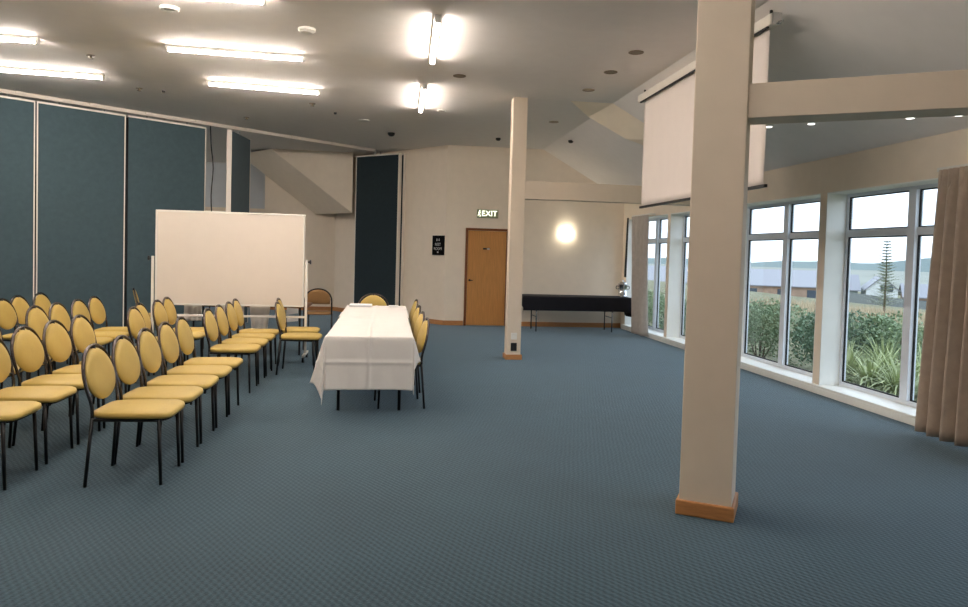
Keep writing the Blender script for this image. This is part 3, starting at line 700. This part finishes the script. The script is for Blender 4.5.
q = MB(); q.pillow([(.02 + .24 * math.copysign(abs(math.cos(a)) ** .55, math.cos(a)), .225 * math.copysign(abs(math.sin(a)) ** .55, math.sin(a))) for a in [2*PI*k/28 for k in range(28)]], .48, .43, nr=5, roll=.45); q.build('seat', M_padback, bc, smooth=True, local=True)

# ------------------------------------------------------------------ tables with cloths
def drape(name, m, x0, x1, y0, y1, z, ov, lab, cat, alpha=.55, wave=.012, crease=True, group=None, step=.03, flare_amt=.24):
    hl, hr, hf, hb = ov
    W, Ln = x1 - x0, y1 - y0
    def ticks(lo, hi):
        n = max(2, int(round((hi - lo) / step))); return [lo + (hi - lo) * i / n for i in range(n + 1)]
    ss = ([-hl + t_ for t_ in ticks(0, hl)[:-1]] if hl else []) + ticks(0, W) + ([W + t_ for t_ in ticks(0, hr)[1:]] if hr else [])
    ts = ([-hf + t_ for t_ in ticks(0, hf)[:-1]] if hf else []) + ticks(0, Ln) + ([Ln + t_ for t_ in ticks(0, hb)[1:]] if hb else [])
    q = MB(); grid = []
    for t_ in ts:
        row = []
        for s in ss:
            dx = (-s if s < 0 else (s - W if s > W else 0)); sx = -1 if s < 0 else 1
            dy = (-t_ if t_ < 0 else (t_ - Ln if t_ > Ln else 0)); sy = -1 if t_ < 0 else 1
            X = x0 + min(max(s, 0), W); Y = y0 + min(max(t_, 0), Ln); Z = z
            if dx > 0 or dy > 0:
                hyp = math.hypot(dx, dy); mn, mx = min(dx, dy), max(dx, dy); k = mn / mx
                flare = alpha * k
                drop = hyp * math.cos(flare); outw = hyp * math.sin(flare)
                rnd = .012 * (1 - math.exp(-hyp / .02))
                if dx > 0 and dy > 0:
                    X += sx * (rnd + (.24 * (1 - k) * dx if dx >= dy else 0) + .03 * k * dx); Y += sy * (rnd + outw * .30)
                elif dx > 0:
                    u = t_
                    X += sx * (rnd + (wave * (1 + math.sin(u * 7.0 + 1)) + .004 * math.sin(u * 23)) * (dx / max(hl, hr)) + flare_amt * max(0, 1 - abs(t_ if t_ < Ln / 2 else Ln - t_) / .4) ** 2 * dx)
                else:
                    u = s
                    Y += sy * (rnd + (wave * .6 * (1 + math.sin(u * 8.0)) + .003 * math.sin(u * 27)) * (dy / max(hf, hb, .01)) + .06 * max(0, 1 - min(s, W - s) / .2) ** 2 * dy)
                Z -= max(0, drop - .01)
            if crease:
                for c_ in (W * .5,):
                    e_ = .009 * math.exp(-((s - c_) / .014) ** 2)
                    if dy > 0: Y += sy * e_
                    elif dx == 0: Z += e_ * .7
                if dy > 0: Y += sy * .009 * math.exp(-((dy - .25) / .015) ** 2)
                if dx > 0: X += sx * .006 * math.exp(-((dx - .25) / .014) ** 2)
                if dx == 0 and dy == 0: Z += .0015 * (1 + math.sin(s * 9 + t_ * 4)) + .003 * math.exp(-((t_ - Ln * .5) / .014) ** 2)
            row.append(q.bm.verts.new((X, Y, Z)))
        grid.append(row)
    for i in range(len(grid) - 1):
        for j in range(len(ss) - 1): q.bm.faces.new([grid[i][j], grid[i][j+1], grid[i+1][j+1], grid[i+1][j]])
    o = q.build(name, m, smooth=True); md = o.modifiers.new('thick', 'SOLIDIFY'); md.thickness = .003; md.offset = -1
    return tag(o, lab, cat, group)
def table(lab, x0, x1, y0, y1, z, group, legm=M_leg, inset=(.1, .2)):
    T = thing('banquet_table', lab, 'table', ((x0 + x1) / 2, (y0 + y1) / 2, 0), 0, group)
    q = MB(); q.box(x0, x1, y0, y1, z - .03, z); q.build('tabletop', M_wood_top, T, bevel=.004)
    q = MB(); q.box(x0 + .06, x1 - .06, y0 + .1, y1 - .1, z - .075, z - .03); q.build('apron', M_leg, T)
    for x in (x0 + inset[0], x1 - inset[0]):
        for y in (y0 + inset[1], y1 - inset[-1]):
            q = MB(); q.tube([(x, y, 0), (x, y, z - .03)], .016, 8); q.build('leg', legm, T, smooth=True)
    return T
GTb = 'long white-clothed tables'
table('long table under the nearer white tablecloth', -.55, .235, 6.84, 8.84, .735, GTb, inset=(.1, .2))
table('long table under the farther white tablecloth', -.575, .265, 8.90, 10.76, .735, GTb, inset=(.1, .48, .12))
drape('tablecloth', M_cloth, -.56, .245, 6.83, 8.87, .742, (.45, .24, .51, 0), 'creased white tablecloth on the nearer table, hanging at the front', 'tablecloth', alpha=.38, step=.014, group='white tablecloths')
drape('tablecloth', M_cloth, -.585, .27, 8.885, 10.77, .739, (.45, .19, 0, .24), 'white tablecloth on the farther table at the head chair', 'tablecloth', flare_amt=0, wave=.006, group='white tablecloths')
# papers on the far end of the table
q = MB(); q.box(-.54, -.22, 10.42, 10.68, .748, .775); tag(q.build('paper_stack', M_paper, bevel=.003), 'white stack of papers on the far left corner of the table', 'papers')
q = MB(); q.box(.02, .16, 10.5, 10.66, .748, .758); tag(q.build('paper_pad', M_paper, bevel=.003), 'small white paper pad on the far right end of the table', 'paper')

# black table against the end wall
T = thing('banquet_table', 'long trestle table under black cloth against the end wall', 'table', (3.8, 14.66, 0), 0)
q = MB(); q.box(2.74, 5.0, 14.29, 14.99, .69, .72); q.build('tabletop', M_wood_top, T)
for x in (3.02, 4.62):
    for y in (14.40, 14.92):
        q = MB(); q.tube([(x, y, 0), (x, y, .69)], .013, 8); q.build('leg', M_chromeleg if y < 14.6 else M_leg, T, smooth=True)
    q = MB(); q.tube([(x, 14.4, .3), (x, 14.92, .3)], .009, 6); q.build('stretcher', M_leg, T)
drape('tablecloth', M_black, 2.73, 5.01, 14.28, 15.0, .728, (.2, .42, .30, .1), 'black tablecloth covering the table against the end wall', 'tablecloth', alpha=.5, crease=False, wave=.01)
ur = thing('coffee_urn', 'silver drinks urn on the right end of the black table', 'urn', (4.90, 14.62, .731))
q = MB(); q.lathe([(.085, 0), (.10, .008), (.10, .02), (.088, .03), (.09, .24), (.098, .25), (.098, .262), (.08, .275)], seg=24); q.build('body', M_steel, ur, smooth=True, local=True)
q = MB(); q.lathe([(.096, .264), (.09, .285), (.05, .31), (.014, .318), (.014, .34), (.022, .348), (.0, .36)], seg=24); q.build('lid', M_steel, ur, smooth=True, local=True)
for s in (-1, 1):
    q = MB(); q.tube(crom([(s * .088, 0, .22), (s * .135, 0, .225), (s * .14, 0, .17), (s * .089, 0, .165)], 4), .008, 6); q.build('handle', M_dark, ur, smooth=True, local=True)
q = MB(); q.tube([(0, -.085, .07), (0, -.13, .07), (0, -.135, .045)], .010, 8); q.tube([(0, -.12, .07), (0, -.12, .11)], .006, 6); q.build('tap', M_dark, ur, smooth=True, local=True)

# ------------------------------------------------------------------ curtains
def curtain(name, m, x, y0t, y1t, y0b, y1b, z0, z1, lab, pleats, amp, fold_shades=None):
    C_ = thing(name, lab, 'curtain', (x, (y0b + y1b) / 2, z0))
    q = MB(); n = pleats * 12; rows_ = 26; g = []
    for i in range(rows_ + 1):
        v = i / rows_; z = z0 + (z1 - z0) * v
        row = []
        for j in range(n + 1):
            u = j / n
            yb_, yt_ = y0b + (y1b - y0b) * u, y0t + (y1t - y0t) * u
            k = v ** 1.1; y = yb_ + (yt_ - yb_) * k
            am = amp * (1.0 - .45 * v) * (1 + .35 * math.sin(u * 9.1 + 1.3))
            ph = u * pleats * 2 * PI + .5 * math.sin(v * 2.2 + u * 11)
            xx = x + am - 2 * am * abs(math.sin(ph / 2)) ** .75 + .004 * math.sin(3 * ph + v * 5)
            if v > .955: xx = x + .7 * (am - 2 * am * abs(math.sin(ph)) ** .75)
            y += .012 * math.sin(ph) * (1 - v * .5)
            row.append(q.bm.verts.new((xx, y, z)))
        g.append(row)
    for i in range(rows_):
        for j in range(n): q.bm.faces.new([g[i][j], g[i][j+1], g[i+1][j+1], g[i+1][j]])
    o = q.build('drape', m, C_, smooth=True); md = o.modifiers.new('thick', 'SOLIDIFY'); md.thickness = .006
    q = MB(); q.box(x + .02, x + .05, min(y0t, y1t) - .03, max(y0t, y1t) + .05, z1 - .005, z1 + .03); q.build('curtain_rail', M_white, C_)
    for yy_ in (min(y0t, y1t) + .05, max(y0t, y1t) - .05):
        q = MB(); q.box(x + .03, WX, yy_ - .012, yy_ + .012, z1 + .005, z1 + .03); q.build('rail_bracket', M_white, C_)
    return C_
curtain('curtain', M_curt, 4.90, 4.75, 5.93, 4.60, 6.05, .035, 2.415, 'long taupe pleated curtain at the right edge of the picture', 9, .075)
cf = curtain('curtain', M_curtgrey, 4.98, 13.45, 14.44, 13.42, 14.12, .035, 2.40, 'grey pleated curtain in the far corner beside the silver urn', 4, .055)
for k, (dy, lab) in enumerate(((0, 'a'), (.12, 'b'))):
    q = MB(); q.tube([(4.90, 14.42 + dy * .3, 2.38), (4.90, 14.45 + dy * .6, 1.15)], .012, 6); q.build('fold_shade', M_gasket, cf)  # dark strips standing in for the shade between the curtain folds

# ------------------------------------------------------------------ outside
def ground(x, y):
    s = max(0, x - 5.5); r = s
    h = -.18
    h += .26 * math.exp(-((s - 7.5) / 3.2) ** 2)
    f = min(1, max(0, (s - 11) / 40)); h += -3.35 * f * f * (3 - 2 * f)
    f2 = min(1, max(0, (s - 75) / 150)); h += -6.0 * f2
    h += .12 * math.sin(x * .31 + y * .22) * min(1, s / 20)
    return h
M_ground = mat('soil_and_low_grass', (108, 106, 78), 0.95, vary=.25, scale=.9)
M_dry = mat('dry_grass', (184, 166, 138), 0.9, vary=.15, scale=2)
M_field = mat('pasture', (132, 134, 124), 0.95, vary=.12, scale=.01)
M_leaf = [mat('hedge_leaf', (134, 152, 118), .6, vary=.3, scale=9), mat('olive_leaf', (156, 160, 124), .6, vary=.3, scale=9), mat('dark_leaf', (108, 132, 106), .6, vary=.3, scale=9)]
M_flax = mat('flax_blade', (172, 182, 134), .5, vary=.3, scale=5)
M_conif = mat('conifer_needle', (158, 164, 142), .7, vary=.2, scale=6)
M_bark = mat('bark', (96, 80, 64), .9, vary=.2)
M_roof = mat('grey_roof_metal', (132, 132, 138), .5, vary=.05)
M_brick = mat('brown_brick_wall', (160, 134, 116), .85, vary=.2, scale=1.2)
M_greenwall = mat('grey_green_cladding', (140, 150, 146), .8, vary=.08)
M_hwhite = mat('white_weatherboard', (210, 212, 212), .7, vary=.03)
M_darkwin = mat('dark_window', (70, 80, 92), .2)
M_hill = mat('hazed_forested_hill', (112, 124, 122), .95, vary=.08, scale=.006)  # distance haze is mixed into the hill colour
M_fence = mat('grey_fence', (120, 124, 122), .8, vary=.1)

q = MB()
xs = [5.45 + 1.0 * i for i in range(12)] + [17.5 + 4 * i for i in range(22)] + [110, 150, 220, 400, 800, 1500, 3000]
ys = [-400, -200, -100, -50, -30] + [-20 + 3 * i for i in range(42)] + [110, 130, 160, 200, 300, 500, 900, 1600, 3000]
gv = [[q.bm.verts.new((x, y, ground(x, y))) for y in ys] for x in xs]
for i in range(len(xs) - 1):
    for j in range(len(ys) - 1): q.bm.faces.new([gv[i][j], gv[i+1][j], gv[i+1][j+1], gv[i][j+1]])
o = q.build('ground', M_ground, smooth=True, origin=(0, 0, 0)); struct(o, 'grassy ground sloping away outside the windows', 'ground')
o.data.materials.append(M_field)
for p in o.data.polygons:
    if p.center.x > 100: p.material_index = 1
q = MB(); q.box(-60, XL - .3, -20, 60, -.4, -.15); struct(q.build('ground_left', M_ground, origin=(0, 0, 0)), 'grass outside the annex window', 'ground')

# hills
q = MB(); rnd = random.Random(3); prev = None
for i in range(90):
    a = math.radians(3 + i * 1.0); R_ = 1650
    h = 5 + 3 * math.sin(i * .21) + 2.0 * math.sin(i * .67 + 1) + 1.2 * math.sin(i * 1.7) + (12 * math.exp(-((i - 36.5) / 2.0) ** 2)) 
    cur = [(R_ * math.sin(a), R_ * math.cos(a), -12), ((R_ + 60) * math.sin(a), (R_ + 60) * math.cos(a), h), ((R_ + 400) * math.sin(a), (R_ + 400) * math.cos(a), -12)]
    cur = [q.bm.verts.new(c) for c in cur]
    if prev:
        for k in range(2): q.bm.faces.new([prev[k], cur[k], cur[k+1], prev[k+1]])
    prev = cur
struct(q.build('hills', M_hill, smooth=False, origin=(0, 0, 0)), 'low forested hills on the horizon with haze in their colour', 'hills')

# long barn
def building(name, lab, cat, a, c, depth, zb, ze, zr, wm, rm, wins=0, hip=False):
    a, c = Vector((a[0], a[1], 0)), Vector((c[0], c[1], 0)); d_ = (c - a).normalized(); n_ = Vector((d_.y, -d_.x, 0))
    if n_.dot(a) < 0: n_ = -n_
    Bd = thing(name, lab, cat, ((a + c) / 2 + n_ * depth / 2) + Vector((0, 0, zb)))
    def W(s, t_, z): 
        v = a + d_ * s + n_ * t_; return (v.x, v.y, z)
    L_ = (c - a).length
    q = MB(); q.hexa([W(0, 0, zb), W(L_, 0, zb), W(L_, depth, zb), W(0, depth, zb), W(0, 0, ze), W(L_, 0, ze), W(L_, depth, ze), W(0, depth, ze)])
    q.extrude([W(0, 0, ze), W(0, depth, ze), W(0, depth / 2, zr)], Vector(W(L_, 0, 0)) - Vector(W(0, 0, 0))); q.build('walls', wm, Bd)
    q = MB(); o_ = .35; th = .12
    for t0, t1 in ((-o_, depth / 2), (depth + o_, depth / 2)):
        k = (zr - ze) / (depth / 2); zE = ze - o_ * k
        q.hexa([W(-o_, t0, zE), W(L_ + o_, t0, zE), W(L_ + o_, t1, zr), W(-o_, t1, zr), W(-o_, t0, zE + th), W(L_ + o_, t0, zE + th), W(L_ + o_, t1, zr + th), W(-o_, t1, zr + th)])
    q.build('roof', rm, Bd)
    for k in range(wins):
        s0 = L_ * (k + .35) / wins; q = MB(); q.hexa([W(s0, -.05, zb + 1.0), W(s0 + L_ * .3 / wins, -.05, zb + 1.0), W(s0 + L_ * .3 / wins, .02, zb + 1.0), W(s0, .02, zb + 1.0), W(s0, -.05, ze - .4), W(s0 + L_ * .3 / wins, -.05, ze - .4), W(s0 + L_ * .3 / wins, .02, ze - .4), W(s0, .02, ze - .4)]); q.build('window', M_darkwin, Bd)
    return Bd
building('barn', 'long low brown building with wide grey roof beyond the hedge', 'building', (32, 93), (54.2, 83.2), 14, -3.9, -1.45, .45, M_brick, M_roof, wins=7)
building('house', 'grey roofed house wing beside the white gabled shed', 'house', (56.6, 84.6), (58.6, 83.5), 6, -3.9, -1.6, .1, M_greenwall, M_roof, wins=1)
# white gable: gable end faces us
def gable_house():
    a, c = Vector((58.9, 82.3, 0)), Vector((61.9, 80.6, 0)); d_ = (c - a).normalized(); n_ = Vector((d_.y, -d_.x, 0))
    if n_.dot(a) < 0: n_ = -n_
    L_ = (c - a).length
    Bd = thing('gabled_house', 'small white gabled house in front of the grey roofs', 'house', Vector((60.4, 81.5, -3.9)))
    def W(s, t_, z):
        v = a + d_ * s + n_ * t_; return Vector((v.x, v.y, z))
    q = MB(); q.extrude([W(0, 0, -3.9), W(L_, 0, -3.9), W(L_, 0, -1.5), W(L_ / 2, 0, .0), W(0, 0, -1.5)], n_ * 6); q.build('walls', M_hwhite, Bd)
    q = MB()
    for s0 in (-.25, L_ + .25):
        q.extrude([W(s0, -.2, -1.7), W(L_ / 2, -.2, .08), W(L_ / 2, -.2, .2), W(s0, -.2, -1.55)], n_ * 6.3)
    q.build('roof', M_roof, Bd)
    for s0, s1, z0, z1 in ((L_ * .45, L_ * .85, -1.7, -.9), (L_ * .4, L_ * .85, -3.6, -2.4), (L_ * .05, L_ * .2, -3.6, -2.2)):
        q = MB(); q.extrude([W(s0, -.05, z0), W(s1, -.05, z0), W(s1, -.05, z1), W(s0, -.05, z1)], n_ * .08); q.build('window', M_darkwin, Bd)
gable_house()
building('house', 'second grey roofed building to the right of the white gabled house', 'house', (62.6, 80.2), (72, 74), 7, -3.9, -2.2, -.8, M_brick, M_roof, wins=3)
q = MB()
for k in range(9):
    x0, y0 = 40 + k * 2.2, 62 - k * 2.6
    q.bar((x0, y0, ground(x0, y0) + .7), (x0 + 2.2, y0 - 2.6, ground(x0 + 2.2, y0 - 2.6) + .7), .06, 1.3)
tag(q.build('paling_fence', M_fence), 'grey paling fence across the field beyond the dry grass', 'fence')

# shrubs
def shrub(cx, cy, rx, ry, h, n, m, lab, seed, leaf=.06, group='shrubs outside the windows'):
    rnd = random.Random(seed); z0 = ground(cx, cy)
    T = thing('shrub', lab, 'shrub', (cx, cy, z0 - .02), 0, group)
    q = MB()
    lumps = [(rnd.uniform(-.55, .55) * rx, rnd.uniform(-.55, .55) * ry, h * rnd.uniform(.35, .68), rnd.uniform(.35, .55)) for _ in range(9)] + [(0, 0, h * .45, .6)]
    for _ in range(n):
        lx, ly, lz, lr = rnd.choice(lumps)
        while True:
            v = Vector((rnd.uniform(-1, 1), rnd.uniform(-1, 1), rnd.uniform(-1, 1)))
            if .2 < v.length < 1: break
        v = v.normalized() * (v.length ** .4)
        p = Vector((lx + v.x * lr * rx, ly + v.y * lr * ry, max(.03, lz + v.z * lr * h * .62)))
        d_ = Vector((rnd.uniform(-1, 1), rnd.uniform(-1, 1), rnd.uniform(-.2, 1))).normalized(); s_ = d_.cross(Vector((rnd.uniform(-1, 1), rnd.uniform(-1, 1), rnd.uniform(-1, 1)))).normalized()
        l_ = leaf * rnd.uniform(.7, 1.5); w_ = l_ * .32
        q.poly([p, p + d_ * l_ * .5 + s_ * w_, p + d_ * l_, p + d_ * l_ * .5 - s_ * w_])
    q.build('foliage', m, T, local=True)
    q = MB()
    for _ in range(6):
        q.tube([(rnd.uniform(-.06, .06), rnd.uniform(-.06, .06), 0), (rnd.uniform(-.4, .4) * rx, rnd.uniform(-.4, .4) * ry, h * .6)], .015, 5, .006)
    q.build('stem', M_bark, T, local=True)
SH = [(6.55, 16.9, .8, 1.4, 1.02, 0, 'dense green shrub outside the farthest window'), (6.5, 14.2, .75, 1.3, 1.0, 2, 'dark green shrub outside the far windows, hidden partly by the pier'),
      (6.35, 11.6, .7, 1.1, 1.16, 0, 'pale green hedge shrub at the left of the hedge behind the near column'), (6.75, 10.3, .75, .85, 1.2, 2, 'dark green hedge shrub in the middle of the hedge outside'),
      (7.45, 9.7, .7, .8, 1.12, 0, 'green hedge shrub at the right end of the hedge outside'),
      (9.6, 11.6, 1.0, 1.0, .75, 1, 'olive shrub behind the spiky plants, left one'), (10.2, 10.2, 1.0, 1.0, .72, 2, 'dark shrub behind the spiky plants, middle one'), (9.6, 8.6, .9, .9, .65, 1, 'olive shrub behind the spiky plants, right one'), (8.6, 10.0, .7, .6, .62, 0, 'low green shrub just behind the spiky plants')]
for k, (x, y, rx, ry, h, mi, lab) in enumerate(SH):
    shrub(x, y, rx, ry, h, 6500, M_leaf[mi], lab, 20 + k, .042)
# spiky flax plants
def flax(cx, cy, h, n, lab, seed):
    rnd = random.Random(seed); z0 = ground(cx, cy) - .02; q = MB()
    for _ in range(n):
        a = rnd.uniform(0, 2 * PI); L_ = h * rnd.uniform(.7, 1.15); lean = rnd.uniform(.1, 1.35); w_ = rnd.uniform(.010, .019)
        s_ = Vector((-math.sin(a), math.cos(a), 0)); pts = []
        for i in range(6):
            t_ = i / 5; th = lean * (t_ ** 1.3) * 1.25
            pts.append(Vector((cx + math.cos(a) * (.04 + L_ * t_ * math.sin(th)), cy + math.sin(a) * (.04 + L_ * t_ * math.sin(th)), z0 + L_ * t_ * math.cos(th))))
        vv = []
        for i, p in enumerate(pts):
            ww = w_ * (1 - (i / 5) ** 2 * .95); vv.append((q.bm.verts.new(p - s_ * ww), q.bm.verts.new(p + s_ * ww)))
        for i in range(5): q.bm.faces.new([vv[i][0], vv[i][1], vv[i+1][1], vv[i+1][0]])
    tag(q.build('flax_plant', M_flax, origin=(cx, cy, z0)), lab, 'plant', 'spiky plants outside the right window')
for k, (x, y, h, lab) in enumerate([(6.36, 9.2, .68, 'leftmost spiky plant low in the right window'), (6.22, 8.55, .66, 'spiky plant low in the middle of the right window, nearest the glass'), (6.95, 9.25, .8, 'spiky plant behind the others, middle of the right window'),
                                    (6.28, 8.08, .7, 'spiky plant low in the right window beside the mullion'), (7.0, 8.55, .72, 'spiky plant half hidden behind the window mullion'), (6.5, 7.5, .7, 'spiky plant seen at the curtain edge outside')]):
    flax(x, y, h, 170, lab, k + 1)
# dry grass
q = MB(); rnd = random.Random(11)
for _ in range(9000):
    x = rnd.uniform(11.4, 18); y = rnd.uniform(8, 24)
    if math.hypot(x - 15.06, y - 20.18) < .95: continue
    z0 = ground(x, y) - .02
    h = rnd.uniform(.12, .36); a = rnd.uniform(0, 2 * PI); w_ = .012; l_ = rnd.uniform(0, .1)
    q.poly([(x - w_ * math.sin(a), y + w_ * math.cos(a), z0), (x + w_ * math.sin(a), y - w_ * math.cos(a), z0), (x + l_ * math.cos(a), y + l_ * math.sin(a), z0 + h)])
o = tag(q.build('dry_grass', M_dry, origin=(0, 0, 0)), 'pale dry grass on the bank beyond the shrubs', 'grass'); o['kind'] = 'stuff'
# conifer
cx, cy = 15.06, 20.18; z0 = ground(cx, cy)
T = thing('conifer_tree', 'thin pale conifer with tiered branches beyond the dry grass', 'tree', (cx, cy, z0 - .02))
q = MB(); q.tube([(0, 0, 0), (.02, 0, 1.2), (0, .01, 2.3)], .035, 6, .006); q.build('trunk', M_bark, T, local=True)
q = MB(); rnd = random.Random(5)
for i in range(22):
    zz = .30 + i * .093; L_ = .62 * (1 - i / 24)
    for k in range(10):
        a = 2 * PI * k / 10 + i * .5 + rnd.uniform(-.3, .3); L_ = .66 * (1 - i / 24) * rnd.uniform(.55, 1.1); d_ = Vector((math.cos(a), math.sin(a), .28)); s_ = Vector((-math.sin(a), math.cos(a), 0))
        for j in range(9):
            p = Vector((0, 0, zz)) + d_ * L_ * (j + 1) / 9
            for sg_ in (-1, 1):
                e = p + (s_ * sg_ * .10 + d_ * .06 + Vector((0, 0, rnd.uniform(-.02, .05)))) * (1.2 - j / 10)
                q.poly([p - d_ * .008, p + d_ * .016, e])
q.build('foliage', M_conif, T, local=True)

# ------------------------------------------------------------------ sky, camera, view
wd = bpy.data.worlds.new('overcast_sky'); S.world = wd; wd.use_nodes = True
nt = wd.node_tree; nt.nodes.clear()
wo = nd(nt, 'ShaderNodeOutputWorld'); bg = nd(nt, 'ShaderNodeBackground'); tc = nd(nt, 'ShaderNodeTexCoord'); sp = nd(nt, 'ShaderNodeSeparateXYZ'); rp = nd(nt, 'ShaderNodeValToRGB')
rp.color_ramp.elements[0].position = 0.0; rp.color_ramp.elements[0].color = lin((214, 226, 244))
rp.color_ramp.elements[1].position = 0.5; rp.color_ramp.elements[1].color = lin((222, 234, 252))
nt.links.new(tc.outputs['Generated'], sp.inputs[0]); nt.links.new(sp.outputs['Z'], rp.inputs['Fac'])
nt.links.new(rp.outputs['Color'], bg.inputs['Color']); bg.inputs['Strength'].default_value = 0.8
nt.links.new(bg.outputs[0], wo.inputs[0])

F, RHO, TH, P = 720.0, .028, math.radians(7.6), math.atan(26 / 720.0)
fw = Vector((math.sin(TH) * math.cos(P), math.cos(TH) * math.cos(P), -math.sin(P)))
Rv = Vector((math.cos(TH), -math.sin(TH), 0)); Uv = Rv.cross(fw)
CR = Rv * math.cos(RHO) + Uv * math.sin(RHO); CU = -Rv * math.sin(RHO) + Uv * math.cos(RHO)
cam = bpy.data.cameras.new('camera'); co = bpy.data.objects.new('camera', cam); COL.objects.link(co)
mt = Matrix((CR, CU, -fw)).transposed().to_4x4(); mt.translation = Vector((0, 0, 1.55)); co.matrix_world = mt
cam.sensor_fit = 'HORIZONTAL'; cam.sensor_width = 36.0; cam.lens = 36.0 * F / 968.0; cam.shift_y = (280 - 303.5) / 968.0
cam.clip_start = .05; cam.clip_end = 6000
S.camera = co
vs = S.view_settings; vs.view_transform = 'Standard'; vs.look = 'None'; vs.exposure = 1.95; vs.gamma = 1.0; vs.use_curve_mapping = False
